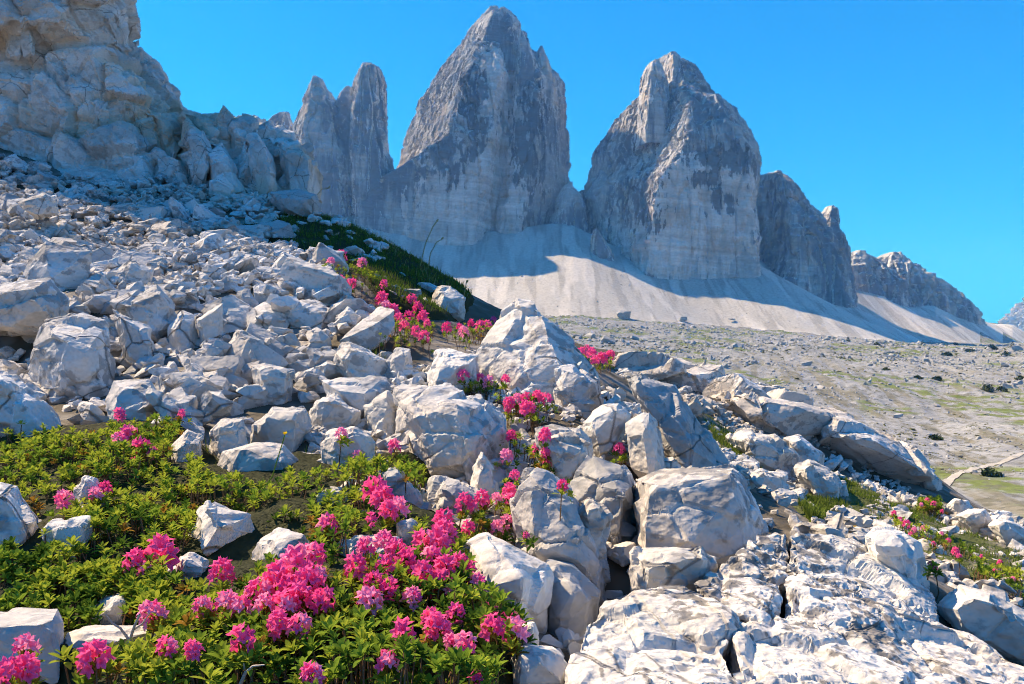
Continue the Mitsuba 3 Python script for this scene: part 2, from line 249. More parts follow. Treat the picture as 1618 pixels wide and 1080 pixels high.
boulder('triangular blue white rock rising out of the leaves', [(293, 872), (315, 800), (328, 790), (396, 814), (405, 842), (382, 866), (340, 872), (310, 880)], 2.2, .25, [(330, 800, .02), (345, 835, .1), (330, 865, .1)], 'mat_rock_white', (.045, .02, .006, .4, 0))
boulder('rounded rock with a mauve shaded front above the nearest flowers', [(393, 886), (410, 850), (440, 834), (480, 844), (496, 860), (490, 888), (440, 913), (398, 914)], 2.02, .22, [(430, 850, .02), (470, 858, .05), (440, 880, .08)], 'mat_rock', (.045, .018, .005, .3, 1))
boulder('small crumpled pale rock between two nearest flower heads', [(270, 902), (285, 880), (305, 874), (331, 895), (326, 918), (285, 928)], 1.92, .14, (), 'mat_rock_white', (.06, .025, .008, .4, 0))
boulder('grey rock on the left edge halfway down the leaves', [(-40, 768), (0, 764), (25, 770), (60, 820), (64, 842), (40, 858), (-40, 864)], 2.2, .3, (), 'mat_rock', (.04, .02, .006, .4, 0))
boulder('small white stone between two pink flowers on the left', [(116, 778), (135, 749), (150, 752), (166, 777), (140, 790)], 2.4, .12, (), 'mat_rock_white')
boulder('flat broken stone half covered by leaves on the left', [(68, 838), (85, 824), (140, 819), (148, 832), (110, 858), (85, 858)], 2.1, .15, (), 'mat_rock')
boulder('small mottled stone left of the dead twigs', [(149, 962), (165, 944), (190, 937), (205, 951), (196, 977), (160, 981)], 1.75, .12, (), 'mat_rock', (.05, .03, .01, .3, 2))
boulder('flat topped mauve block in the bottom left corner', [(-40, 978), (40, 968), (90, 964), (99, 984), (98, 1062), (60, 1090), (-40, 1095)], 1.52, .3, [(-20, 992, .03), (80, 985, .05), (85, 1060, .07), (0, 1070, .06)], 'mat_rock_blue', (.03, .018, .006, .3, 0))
boulder('flat pale slab behind the dead twigs', [(97, 1002), (130, 990), (150, 987), (210, 999), (248, 994), (244, 1016), (200, 1038), (110, 1045)], 1.58, .2, [(130, 1003, .01), (190, 1018, .05), (115, 1030, .05)], 'mat_rock', (.03, .015, .005, .3, 0))
boulder('low grey stone behind the nearest pink flowers', [(536, 862), (560, 847), (635, 849), (642, 864), (600, 886), (545, 890)], 2.0, .18, (), 'mat_rock')
boulder('small shaded stone between flowers and leaves', [(628, 828), (648, 818), (668, 838), (642, 858)], 2.15, .12, (), 'mat_rock')
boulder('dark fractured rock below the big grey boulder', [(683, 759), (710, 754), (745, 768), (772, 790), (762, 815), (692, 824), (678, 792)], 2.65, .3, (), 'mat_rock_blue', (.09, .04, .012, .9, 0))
boulder('thin pale fin of rock below the big grey boulder', [(742, 768), (760, 711), (776, 735), (787, 782), (762, 786)], 2.85, .15, (), 'mat_rock_white')
boulder('flat white boulder between the big grey and the pointed boulder', [(672, 614), (690, 554), (715, 551), (756, 560), (752, 592), (700, 618)], 4.2, .35, [(700, 575, .05), (735, 580, .08), (690, 605, .08)], 'mat_rock_white')
boulder('wide low stone under the upper flower slope', [(524, 566), (540, 539), (560, 545), (577, 565), (616, 569), (612, 586), (560, 590)], 4.4, .3, (), 'mat_rock_white')
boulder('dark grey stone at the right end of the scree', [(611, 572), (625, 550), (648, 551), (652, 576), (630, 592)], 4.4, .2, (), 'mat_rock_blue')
boulder('small block at the foot of the upper flower clump', [(529, 502), (550, 484), (569, 500), (560, 514)], 5.2, .18)
boulder('stone half buried in the leaves left of the big grey boulder', [(505, 700), (520, 680), (560, 672), (590, 700), (580, 730), (520, 735)], 2.9, .2, (), 'mat_rock')
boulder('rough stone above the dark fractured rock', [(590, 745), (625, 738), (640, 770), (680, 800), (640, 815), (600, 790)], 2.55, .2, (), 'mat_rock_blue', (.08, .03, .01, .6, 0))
boulder('dark rock at the lower end of the grass ridge', [(688, 452), (712, 452), (736, 470), (734, 492), (706, 502), (680, 480)], 8.0, .45, (), 'mat_cliff')
# right hand slope
boulder('thick overhanging ledge of grey rock on the right, dark underneath', [(1296, 672), (1340, 660), (1395, 683), (1440, 712), (1468, 738), (1492, 762), (1484, 790), (1450, 788), (1405, 776), (1352, 742), (1308, 712)], 7.4, 1.7, [(1300, 680, .1), (1386, 698, .25), (1468, 748, .2)], 'mat_rock', (.04, .02, .008, .9, 0), 0.0, False, name='rock_ledge')
boulder('layered ledge above the overhang, cracked into blocks', [(1120, 625), (1154, 596), (1254, 641), (1300, 655), (1340, 665), (1310, 700), (1270, 690), (1180, 668)], 8.2, 1.3, (), 'mat_rock', (.09, .035, .01, .9, 0), name='rock_ledge')
boulder('highest pale ledge on the right, against the valley', [(965, 575), (985, 560), (1030, 566), (1100, 582), (1160, 594), (1180, 625), (1080, 630), (1000, 600)], 9.3, 1.4, (), 'mat_rock_white', (.08, .035, .01, .9, 0), .2, name='rock_ledge')
boulder('flat pale slab between grass strips on the right slope', [(1152, 690), (1170, 682), (1225, 686), (1258, 715), (1258, 744), (1210, 742), (1180, 720)], 6.0, .6, (), 'mat_rock_white', (.08, .03, .01, .8, 0))
boulder('grey rock with a shaded hollow left of the overhanging ledge', [(1238, 692), (1262, 686), (1302, 720), (1300, 738), (1268, 735)], 6.9, .5, (), 'mat_rock')
boulder('long slab pointing down the right slope', [(1256, 738), (1275, 726), (1320, 745), (1340, 790), (1330, 800), (1290, 780)], 5.6, .45, (), 'mat_rock_white', (.07, .03, .01, .8, 0))
boulder('broken pale slab below the blue shaded slab', [(1178, 752), (1200, 740), (1240, 752), (1250, 780), (1215, 790), (1185, 775)], 4.9, .4, (), 'mat_rock_white', (.08, .03, .01, .8, 0))
boulder('low sunlit slab right of the huge square block', [(1195, 785), (1235, 772), (1290, 800), (1300, 830), (1250, 830), (1215, 815)], 4.2, .4, (), 'mat_rock', (.08, .03, .01, .8, 0))
boulder('round pale boulder behind the right hand meadow', [(1494, 800), (1508, 787), (1530, 790), (1540, 806), (1520, 815)], 6.0, .25, (), 'mat_rock_white')
boulder('low white boulder behind the right hand meadow', [(1512, 815), (1530, 803), (1556, 806), (1566, 822), (1540, 830)], 5.6, .25, (), 'mat_rock_white')
boulder('pointed white boulder at the right edge of the meadow', [(1562, 830), (1585, 814), (1610, 828), (1640, 850), (1590, 858)], 5.3, .35, (), 'mat_rock_white')
# the bedrock slab at the lower right: points with their own distance
BED = [(905, 1040, 1.42), (923, 969, 1.62), (962, 942, 1.72), (1035, 923, 1.85), (1135, 890, 2.02), (1177, 868, 2.1), (1195, 841, 2.2), (1268, 841, 2.28), (1350, 851, 2.3), (1425, 887, 2.25), (1459, 907, 2.2),
       (1490, 955, 2.1), (1530, 1000, 2.0), (1570, 1030, 1.9), (1640, 1065, 1.75), (1640, 1180, 1.45), (1300, 1200, 1.12), (1100, 1190, 1.12), (880, 1150, 1.2), (1160, 1000, 1.55), (1350, 1000, 1.6), (1000, 1040, 1.4)]

# ---------------------------------------------------------------- the ground as one height function
CTRL = [(0, 1080, 1.42), (200, 1080, 1.4), (400, 1080, 1.36), (600, 1080, 1.36), (800, 1090, 1.45), (0, 960, 1.8), (200, 960, 1.75), (400, 960, 1.7), (600, 960, 1.68), (740, 980, 1.75), (0, 860, 2.2), (200, 850, 2.2), (400, 850, 2.15), (560, 860, 2.1), (690, 880, 2.1),
        (0, 760, 2.75), (200, 760, 2.7), (400, 760, 2.65), (600, 770, 2.6), (0, 690, 3.35), (300, 690, 3.2), (480, 690, 3.15), (600, 690, 3.2), (0, 560, 5), (300, 550, 4.9), (480, 560, 4.7), (570, 520, 5.3), (620, 530, 5.2), (0, 430, 7.3), (200, 430, 7.0), (400, 440, 6.7), (520, 440, 6.5), (600, 470, 6.4),
        (0, 310, 10.4), (150, 330, 10), (300, 340, 10.2), (450, 370, 9.6), (505, 345, 11.5), (560, 365, 10.7), (610, 398, 9.8), (670, 440, 9.0), (718, 480, 8.2), (660, 520, 6.2), (740, 545, 5.6), (775, 620, 4.2), (820, 660, 3.55), (800, 740, 2.95), (780, 800, 2.6), (720, 810, 2.55), (850, 860, 2.3),
        (900, 580, 5.2), (960, 585, 6.0), (950, 700, 3.5), (1000, 860, 2.6), (1100, 690, 5.2), (1120, 660, 6.6), (1200, 745, 5.6), (1280, 760, 5.6), (1300, 820, 4.7), (1380, 800, 5.4), (1400, 850, 4.4), (1500, 840, 5.2), (1460, 870, 4.5), (1560, 900, 4.1), (1618, 870, 4.9), (1618, 960, 3.4),
        (1000, 590, 8.6), (1100, 620, 8.6), (1200, 655, 8.2), (1310, 715, 7.6), (1400, 775, 7.2), (1480, 792, 7.0), (960, 566, 9.5), (1030, 572, 10.6), (1160, 600, 10.2), (1300, 662, 9.6), (1400, 695, 9.2), (1480, 757, 8.6)]
WORLD = [(0, 13.5, -1.6), (3, 14, -3.4), (6.5, 13, -5.2), (9, 9, -4.8), (6, 5, -2.6), (4, 2, -1.6), (3, .6, -1.1), (1, .3, -.75), (-1, .3, -.62), (-3, 1, -.35), (-6, 5, 1.0), (-10, 8, 3.0), (-9, 13, 3.8), (-4, 14, 2.3), (-1.5, 14, .2), (-3, 18, 1), (0, 18, -2.6), (5, 20, -6), (10, 20, -8), (-10, 20, 4)]
pts = [P(*c) for c in CTRL] + [np.array(w, float) for w in WORLD]
for label, o, d, t, ridge, mat, amp, down, base, name in B:
    if base and name == 'boulder':
        lowest = o[o[:, 1] > np.percentile(o[:, 1], 60)].mean(0); q = P(lowest[0], lowest[1], d + .25 * t); pts.append(q)
pts = np.array(pts)
HILL = RBFInterpolator(pts[:, :2], pts[:, 2], kernel='thin_plate_spline', smoothing=.02)
# valley floor and the scree below the walls
VY = np.array([0, 30, 60, 110, 170, 300, 420, 560, 720, 860, 1000, 1300, 2500, 9000.])
VR = np.array([-6, -9, -14, -21.5, -24, -25, -22, -14.5, -9, -6, -4, -3, -6, -60.])     # along the right of the view
VL = np.array([-6, -9, -12, -14, -12, -9.5, -7, -4, 5, 17, 30, 45, 40, -60.])           # along its middle
WALL = np.array([(-460, 1330, 185), (-270, 1262, 185), (-180, 1255, 165), (-143, 1262, 147), (-73, 1255, 139), (62, 1250, 155), (85, 1262, 168), (110, 1240, 140), (165, 1195, 106), (235, 1180, 93), (315, 1180, 97), (345, 1210, 108), (400, 1270, 90),
                 (480, 1300, 66), (530, 1330, 66), (640, 1400, 50), (740, 1440, 40), (830, 1500, 28), (1000, 1600, 0), (1400, 1700, -40)], float)
from scipy.ndimage import gaussian_filter1d
_wx = np.linspace(-600, 1500, 421)
WS = np.stack([_wx, gaussian_filter1d(np.interp(_wx, WALL[:, 0], WALL[:, 1]), 7), gaussian_filter1d(np.interp(_wx, WALL[:, 0], WALL[:, 2]), 5)], -1)
FANS = [(88, 1275, 172, .55), (-160, 1270, 160, .56), (345, 1225, 116, .52), (225, 1200, 92, .55), (455, 1300, 88, .5), (610, 1400, 62, .47)]
def ground(x, y, fine=True):
    x, y = np.asarray(x, float), np.asarray(y, float); sh = x.shape; x, y = x.ravel(), y.ravel()
    az = np.clip(x / np.maximum(y, 1), -1, 1)
    k = np.clip((az - .08) / .42, 0, 1)
    v = np.interp(y, VY, VR) * k + np.interp(y, VY, VL) * (1 - k)
    big = np.clip((y - 40) / 150, 0, 1)
    p = np.stack([x, y, 0 * x], -1)
    u = np.stack([(x * .25 + y * .97) * .12, x * .97 - y * .25, 0 * x], -1)
    v = v + big * (7 * (meshkit.fbm(p / 150, 3, 3) - .5) + 1.8 * (meshkit.fbm(p / 34, 3, 4) - .5) + 2.2 * (meshkit.fbm(u / 6, 3, 5) - .5) + 1.0 * (meshkit.fbm(p / 4, 3, 6) - .5))
    xw = x + 14 * (meshkit.fbm(p / 60, 2, 14) - .5)
    yb, zb = np.interp(x, WS[:, 0], WS[:, 1]), np.interp(x, WS[:, 0], WS[:, 2])
    run = np.clip(yb - y, -40, 900)
    tal = zb - .53 * run + .00016 * run ** 2
    for ax, ay, azz, st in FANS:                                     # fans of scree below the gullies
        dist = np.hypot((x - ax) * 1.25, y - ay); ang = np.arctan2(x - ax, ay - y)
        fan = azz - st * dist + .00018 * dist ** 2 + 2.2 * (meshkit.fbm(np.stack([ang * 9, 0 * x, 0 * x + ax], -1), 3, 15) - .5) * np.clip(dist / 60, 0, 1)
        tal = np.logaddexp(tal / 5, fan / 5) * 5
    tal = tal + (1.3 * np.abs(meshkit.fbm(np.stack([xw / 18, y / 420, 0 * x], -1), 3, 12) - .5) + .8 * (meshkit.fbm(p / 9, 3, 13) - .5)) * np.clip(run / 30, 0, 1)
    tal = np.where(y > yb + 40, np.maximum(zb + 24 - (y - yb - 40) * .02, -70), tal)
    tal = np.where(y < 500, -999, tal)
    h = np.where(tal > v - 12, np.logaddexp(tal / 2.5, v / 2.5) * 2.5, v)
    h = np.where(y > 1300, np.maximum(tal, v), h)
    near = (y < 34)
    if near.any():
        q = p[near]
        hh = HILL(q[:, :2] * [1, 1]) if True else 0
        hh = np.clip(hh, -14, 9)
        if fine: hh = hh + .05 * (meshkit.fbm(q / .45, 4, 21) - .5) + .012 * (meshkit.fbm(q / .06, 3, 22) - .5)
        w = np.clip((q[:, 1] - 14) / 18, 0, 1); w = w * w * (3 - 2 * w)
        h[near] = hh * (1 - w) + np.minimum(v[near], hh) * w
    return h.reshape(sh), (tal > v).reshape(sh)
# fast near lookup
GX, GY = np.linspace(-12, 12, 801), np.linspace(.3, 16, 701)
_gx, _gy = np.meshgrid(GX, GY, indexing='ij')
GZ = ground(_gx, _gy)[0]
from scipy.ndimage import map_coordinates
def H(x, y):
    x, y = np.broadcast_arrays(np.asarray(x, float), np.asarray(y, float))
    z = map_coordinates(GZ, [(x.ravel() + 12) / 24 * 800, (y.ravel() - .3) / 15.7 * 700], order=1, mode='nearest')
    return z.reshape(x.shape) if x.ndim else float(z[0])
def hit(px, py, up=0.0, lo=.9, hi=14):
    d = np.geomspace(lo, hi, 500); z = (540 - py) / F * d; g = H((px - 809) / F * d, d) + up
    i = np.nonzero(z < g)[0]
    return P(px, py, d[i[0]] if len(i) else hi)

# polar sheet, cut into hillside, valley and scree slope
az = np.radians(np.concatenate([np.linspace(-78, -36, 40, endpoint=False), np.linspace(-36, 36, 560), np.linspace(36, 78, 41)[1:]]))
rr = np.concatenate([np.geomspace(.35, 32, 250, endpoint=False), np.geomspace(32, 880, 380, endpoint=False), np.linspace(880, 1560, 190, endpoint=False), np.geomspace(1560, 6300, 24)])
A, R = np.meshgrid(az, rr, indexing='ij')
X, Y = np.sin(A) * R, np.cos(A) * R
Z, IST = ground(X, Y)
V = np.stack([X, Y, Z], -1).reshape(-1, 3)
na, nr = X.shape
ii, jj = np.meshgrid(np.arange(na - 1), np.arange(nr - 1), indexing='ij')
a = ii * nr + jj
quads = np.stack([a, a + nr, a + nr + 1, a + 1], -1)
cls = np.where(Y[:-1, :-1] < 34, 0, np.where(IST[:-1, :-1], 2, 1))
VN = vnormals(V, np.vstack([quads.reshape(-1, 4)[:, [0, 1, 2]], quads.reshape(-1, 4)[:, [0, 2, 3]]]))
def sub(c):
    q = quads[cls == c]; f = np.vstack([q[:, [0, 1, 2]], q[:, [0, 2, 3]]]); u, inv = np.unique(f, return_inverse=True)
    return V[u], inv.reshape(f.shape)
for c, (nm, m) in enumerate((('hillside', 'mat_hillside'), ('valley_ground', 'mat_valley'), ('scree_slope', 'mat_talus'))):
    scene[nm] = mikit.ply(sub(c), m, smooth=True)
    tag(nm, ('steep stony hillside in the foreground', 'stony valley floor with sparse grass and grey streaks', 'pale scree slope below the rock walls, half in shadow')[c], None, None, 'structure')

# ---------------------------------------------------------------- the peaks
def mountain(name, label, left, right, d0, depth, section, seed, mat, levels=220, around=420, zlow=25, amps=(5, 3.2, 2.4), lean=.25, cat='mountain'):
    """left / right: pixel outlines from the foot to the top. section(h) -> loop of (u, v) corners for height h in 0..1; v -1 is the face towards the valley."""
    L, Rr = np.array(left, float), np.array(right, float)
    dm = d0 + depth * .4
    zl, xl = (540 - L[:, 1]) / F * dm, (L[:, 0] - 809) / F * dm
    zr, xr = (540 - Rr[:, 1]) / F * dm, (Rr[:, 0] - 809) / F * dm
    ztop = max(540 - L[:, 1].min(), 540 - Rr[:, 1].min()) / F * (d0 + depth * .5 + lean * depth * .5); zbot = min(zl.min(), zr.min()) - zlow
    hs = np.linspace(0, 1, levels) ** .93
    rows = []
    wmax = 1; wl = 1
    for h in hs:
        z = zbot + (ztop - zbot) * h
        loop = np.array(section(h)); yc = d0 + depth * .5 + lean * depth * .5 * h ** 1.6
        side = []
        for S, end in ((L, 0), (Rr, np.argmax(loop[:, 0]))):
            ys = yc + loop[end, 1] * depth * .45 * wl
            side.append((np.interp(z / ys * F, np.maximum.accumulate(540 - S[:, 1]), S[:, 0]) - 809) / F * ys)
        x0, x1 = side
        mid, w = (x0 + x1) / 2, max((x1 - x0) / 2, .5)
        wmax = max(wmax, w)
        D = depth * (.12 + .88 * min(1, (w / wmax)) ** 1.1) * .5
        wl = .12 + .88 * min(1, (w / wmax)) ** 1.1
        loop = np.vstack([loop, loop[:1]])
        s = np.r_[0, np.cumsum(np.hypot(*np.diff(loop, axis=0).T))]; s /= s[-1]
        t = np.linspace(0, 1, around, endpoint=False)
        u, vv = np.interp(t, s, loop[:, 0]), np.interp(t, s, loop[:, 1])
        rows.append(np.stack([mid + u * w, d0 + depth * .5 + lean * depth * .5 * h ** 1.6 + vv * D, np.full(around, z)], -1))
    v = np.array(rows)
    # a circular smoothing rounds the corners a little
    for _ in range(2): v = .5 * v + .25 * np.roll(v, 1, 1) + .25 * np.roll(v, -1, 1)
    n1, n2 = v.shape[:2]
    i, j = np.meshgrid(np.arange(n1 - 1), np.arange(n2), indexing='ij')
    q = np.stack([i * n2 + j, i * n2 + (j + 1) % n2, (i + 1) * n2 + (j + 1) % n2, (i + 1) * n2 + j], -1).reshape(-1, 4)
    f = np.vstack([q[:, [0, 1, 2]], q[:, [0, 2, 3]]])
    v = v.reshape(-1, 3); top = len(v); v = np.vstack([v, v[-n2:].mean(0)])
    f = np.vstack([f, np.stack([(n1 - 1) * n2 + np.arange(n2), (n1 - 1) * n2 + (np.arange(n2) + 1) % n2, np.full(n2, top)], -1)])
    n = vnormals(v, f); n[:, 2] *= .3
    hh = np.clip((v[:, 2] - zbot) / (ztop - zbot), 0, 1)
    a1, a2, a3 = amps
    calm = .45 + .55 * np.clip((hh - .35) / .35, 0, 1)
    calm = np.where(n[:, 1] > -.6, 1.0, calm)
    gul = meshkit.fbm(v * [1 / 30, 1 / 30, 1 / 240], 3, seed) - .5
    groove = -np.clip(1 - np.abs(meshkit.fbm(v * [1 / 20, 1 / 20, 1 / 300], 2, seed + 40) - .5) / .036, 0, 1)
    strata = facet(v, 15, seed + 2, (.12, .12, 1.2), g=.25)
    blocks = facet(v, 24, seed + 3, (1, 1, .45), g=.6)
    small = facet(v, 8, seed + 4, (1, 1, .6), g=.6)
    gul = gul - gul.mean(); groove = groove - groove.mean()
    disp = calm * (1.5 + a1 * 1.8 * gul + a1 * 1.5 * groove + a2 * blocks + a3 * .8 * strata + a3 * 1.1 * small + a3 * (meshkit.fbm(v / 9, 3, seed + 6) - .5))
    amp_edge = np.clip(np.minimum((ztop - v[:, 2]) / 30, 1), .25, 1)
    v = v + n * (disp * amp_edge)[:, None]
    v[:, 2] += (meshkit.fbm(v / 7, 3, seed + 8) - .5) * 5 * np.clip((hh - .2) * 3, 0, 1)
    m = trimesh.Trimesh(v, f, process=False)
    scene[name] = mikit.ply(m, mat, smooth=30)
    if '__' not in name: tag(name, label, cat)

def box_section(a, b, fl=.9, fr=-.2, gully=False):
    """left corner back, arete at u=a on the front, right front corner at u=b, right corner."""
    if gully: return lambda h: [(-1, fl), (np.interp(h, *a), -1), (.16, -1), (.24, -.62), (.36, -.5), (.44, -.78), (.62, -.82), (1, fr), (.8, .9), (-.7, 1)]
    return lambda h: [(-1, fl), (np.interp(h, *a), -1), (np.interp(h, *b), -.92), (1, fr), (.8, .95), (-.7, 1)]
dG, dO = 1258, 1160
def X_(px, d): return (px - 809) / F * d
def Z_(py, d): return (540 - py) / F * d
def els(lst, d): return [(X_(x, d), Z_(y, d), rx / F * d, ry / F * d) for x, y, rx, ry in lst]
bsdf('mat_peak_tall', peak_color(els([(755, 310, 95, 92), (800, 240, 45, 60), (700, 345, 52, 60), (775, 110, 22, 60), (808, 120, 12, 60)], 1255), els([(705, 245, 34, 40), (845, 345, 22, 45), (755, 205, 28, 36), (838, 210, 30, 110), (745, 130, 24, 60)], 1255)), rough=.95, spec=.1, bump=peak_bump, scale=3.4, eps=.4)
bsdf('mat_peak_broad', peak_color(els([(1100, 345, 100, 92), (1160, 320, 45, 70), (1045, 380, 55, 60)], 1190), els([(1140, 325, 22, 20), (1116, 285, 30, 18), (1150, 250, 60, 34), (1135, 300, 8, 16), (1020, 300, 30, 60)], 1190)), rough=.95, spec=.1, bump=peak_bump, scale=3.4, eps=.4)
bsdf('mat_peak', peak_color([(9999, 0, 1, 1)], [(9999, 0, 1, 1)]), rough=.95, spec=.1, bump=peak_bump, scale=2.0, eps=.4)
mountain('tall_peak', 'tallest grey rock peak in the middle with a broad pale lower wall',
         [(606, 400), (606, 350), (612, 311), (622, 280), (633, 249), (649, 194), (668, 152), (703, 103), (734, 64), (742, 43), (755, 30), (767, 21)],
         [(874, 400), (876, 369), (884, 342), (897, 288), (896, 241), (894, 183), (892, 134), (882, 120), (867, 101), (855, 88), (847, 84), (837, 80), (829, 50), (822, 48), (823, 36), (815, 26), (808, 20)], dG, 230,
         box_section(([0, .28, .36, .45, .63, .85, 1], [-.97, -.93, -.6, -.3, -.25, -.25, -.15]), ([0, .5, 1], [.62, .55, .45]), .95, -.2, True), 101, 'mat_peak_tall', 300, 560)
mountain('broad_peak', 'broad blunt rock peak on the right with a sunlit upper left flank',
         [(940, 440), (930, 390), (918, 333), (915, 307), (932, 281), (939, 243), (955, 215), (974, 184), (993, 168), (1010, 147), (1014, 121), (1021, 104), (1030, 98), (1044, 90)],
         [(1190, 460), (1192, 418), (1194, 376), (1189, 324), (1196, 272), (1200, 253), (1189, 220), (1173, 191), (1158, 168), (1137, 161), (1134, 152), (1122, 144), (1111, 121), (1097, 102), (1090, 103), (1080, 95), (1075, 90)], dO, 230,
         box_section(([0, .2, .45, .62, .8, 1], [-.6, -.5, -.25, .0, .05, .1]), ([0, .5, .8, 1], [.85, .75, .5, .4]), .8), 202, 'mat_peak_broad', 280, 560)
mountain('twin_spire', 'right hand spire of the slender twin spires left of the tallest peak',
         [(548, 400), (545, 250), (547, 190), (552, 165), (556, 150), (560, 125), (567, 110), (580, 104)], [(650, 400), (625, 290), (620, 264), (612, 235), (609, 200), (607, 150), (606, 125), (602, 108), (592, 103)], 1245, 110,
         box_section(([0, 1], [-.35, -.2]), ([0, 1], [.6, .6])), 303, 'mat_peak', 240, 260, amps=(4, 2.6, 2), cat='rock spire')
mountain('twin_spire_001', 'left hand, shorter spire of the slender twin spires',
         [(445, 400), (455, 260), (464, 205), (474, 180), (482, 160), (488, 135), (494, 125), (501, 122)], [(575, 400), (560, 250), (548, 200), (535, 165), (527, 157), (521, 148), (515, 137), (508, 123), (503, 122)], 1255, 110,
         box_section(([0, 1], [-.35, -.2]), ([0, 1], [.6, .6])), 313, 'mat_peak', 240, 260, amps=(4, 2.6, 2), cat='rock spire')
mountain('rock_tooth', 'small rock tooth in the gap between the twin spires', [(525, 260), (530, 165), (536, 150), (545, 140), (551, 136)], [(575, 260), (566, 180), (560, 150), (556, 138), (553, 136)], 1290, 50,
         box_section(([0, 1], [-.4, -.3]), ([0, 1], [.6, .6])), 323, 'mat_peak', 90, 120, amps=(3, 3, 2), cat='rock spire')
mountain('far_crag', 'small grey crag peeping over the near outcrop, left of the twin spires', [(405, 260), (415, 205), (425, 190), (440, 181), (452, 178)], [(490, 260), (470, 220), (462, 205), (458, 180), (456, 178)], 1400, 70,
         box_section(([0, 1], [-.4, -.3]), ([0, 1], [.6, .6])), 333, 'mat_peak', 90, 160, amps=(4, 3, 2), cat='rock spire')
mountain('rock_buttress', 'low dark buttress leaning on the right foot of the tallest peak', [(850, 420), (868, 360), (880, 310), (893, 292), (900, 288)], [(932, 420), (930, 370), (924, 335), (914, 303), (905, 294)], 1275, 70,
         box_section(([0, 1], [-.5, -.3]), ([0, 1], [.6, .6])), 343, 'mat_peak', 110, 160, amps=(4, 3, 2), cat='rock buttress')
mountain('rock_buttress_001', 'tiny pointed buttress at the left foot of the broad peak', [(925, 430), (930, 395), (935, 372), (940, 362)], [(978, 440), (965, 400), (952, 375), (945, 364)], 1170, 36,
         box_section(([0, 1], [-.5, -.3]), ([0, 1], [.6, .6])), 353, 'mat_peak', 70, 110, amps=(2.5, 2, 1.5), cat='rock buttress')
mountain('shoulder_peak', 'rounded rock peak just right of the broad peak, sunlit on top', [(1160, 470), (1170, 380), (1180, 330), (1190, 290), (1205, 275), (1220, 272)], [(1345, 500), (1338, 440), (1322, 390), (1300, 352), (1285, 336), (1272, 319), (1258, 294), (1246, 280), (1235, 274)], 1222, 140,
         box_section(([0, .6, 1], [-.6, -.1, .1]), ([0, 1], [.7, .6])), 404, 'mat_peak', 190, 340, amps=(8, 5, 3))
mountain('rock_finger', 'thin upright rock finger right of the rounded peak', [(1268, 470), (1285, 380), (1295, 340), (1304, 328), (1312, 325)], [(1350, 470), (1342, 400), (1336, 375), (1327, 362), (1325, 330), (1318, 326)], 1290, 60,
         box_section(([0, 1], [-.5, -.3]), ([0, 1], [.6, .6])), 414, 'mat_peak', 130, 170, amps=(4, 3, 2), cat='rock spire')
mountain('ridge_crag', 'first crag of the falling ridge, right of the rock finger', [(1290, 500), (1305, 420), (1335, 402), (1352, 396)], [(1450, 500), (1430, 445), (1405, 420), (1385, 407), (1368, 399)], 1440, 60,
         box_section(([0, 1], [-.5, -.3]), ([0, 1], [.6, .6])), 424, 'mat_peak', 90, 180, amps=(7, 5, 3.5), cat='crag')
mountain('ridge_crag_001', 'wider flat topped crag in the middle of the falling ridge', [(1350, 500), (1365, 425), (1385, 407), (1402, 399), (1412, 398)], [(1530, 520), (1505, 470), (1478, 440), (1453, 420), (1436, 408), (1424, 399)], 1470, 80,
         box_section(([0, 1], [-.5, -.3]), ([0, 1], [.6, .6])), 434, 'mat_peak', 100, 240, amps=(8, 6, 4), cat='crag')
mountain('ridge_crag_002', 'last low crag at the right end of the falling ridge', [(1400, 520), (1420, 450), (1445, 432), (1470, 434)], [(1565, 530), (1548, 492), (1534, 478), (1512, 458), (1490, 442), (1480, 437)], 1480, 70,
         box_section(([0, 1], [-.5, -.3]), ([0, 1], [.6, .6])), 444, 'mat_peak', 90, 220, amps=(7, 5, 3.5), cat='crag')
for nm, Lp, Rp, dd, dp in (('tall_peak__pinnacle', [(838, 140), (842, 100), (848, 82), (853, 74)], [(874, 140), (868, 104), (862, 84), (857, 73)], 1330, 30),
                           ('tall_peak__pinnacle_001', [(815, 90), (819, 60), (822, 50)], [(846, 100), (838, 80), (831, 60), (827, 50)], 1310, 30),
                           ('tall_peak__summit_block', [(745, 70), (755, 38), (763, 26), (774, 18)], [(824, 70), (822, 42), (818, 30), (805, 19)], 1330, 45),
                           ('broad_peak__summit_tower', [(1008, 170), (1014, 122), (1021, 104), (1033, 94)], [(1056, 180), (1052, 125), (1047, 104), (1042, 96)], 1225, 40),
                           ('broad_peak__summit_tower_001', [(1042, 170), (1046, 120), (1050, 98), (1056, 90)], [(1088, 170), (1084, 120), (1081, 100), (1074, 90)], 1245, 40),
                           ('broad_peak__shoulder_tower', [(1078, 150), (1083, 110), (1088, 103)], [(1120, 160), (1112, 124), (1104, 110), (1097, 102)], 1262, 36),
                           ('broad_peak__shoulder_tower_001', [(1110, 190), (1116, 155), (1122, 148)], [(1150, 190), (1141, 166), (1136, 156), (1130, 150)], 1275, 30)):
    mountain(nm, '', Lp, Rp, dd, dp, box_section(([0, 1], [-.5, -.3]), ([0, 1], [.6, .6])), len(nm) + int(Lp[0][0]), 'mat_peak', 80, 110, 45, (2.4, 2.2, 1.8))
bsdf('mat_far', lambda p, n, uv: mix((.34, .33, .32), (.52, .51, .50), fbm(p.x * .012, p.y * .012, p.z * .03, 4)), rough=.95)
mountain('distant_mountain', 'hazy distant mountain at the right edge of the view', [(1560, 545), (1578, 512), (1590, 498), (1604, 485), (1620, 470), (1640, 462)], [(1900, 545), (1800, 520), (1720, 480), (1680, 468), (1660, 462)], 5200, 900,
         box_section(([0, 1], [-.4, -.2]), ([0, 1], [.6, .6])), 454, 'mat_far', 70, 240, amps=(40, 25, 14))

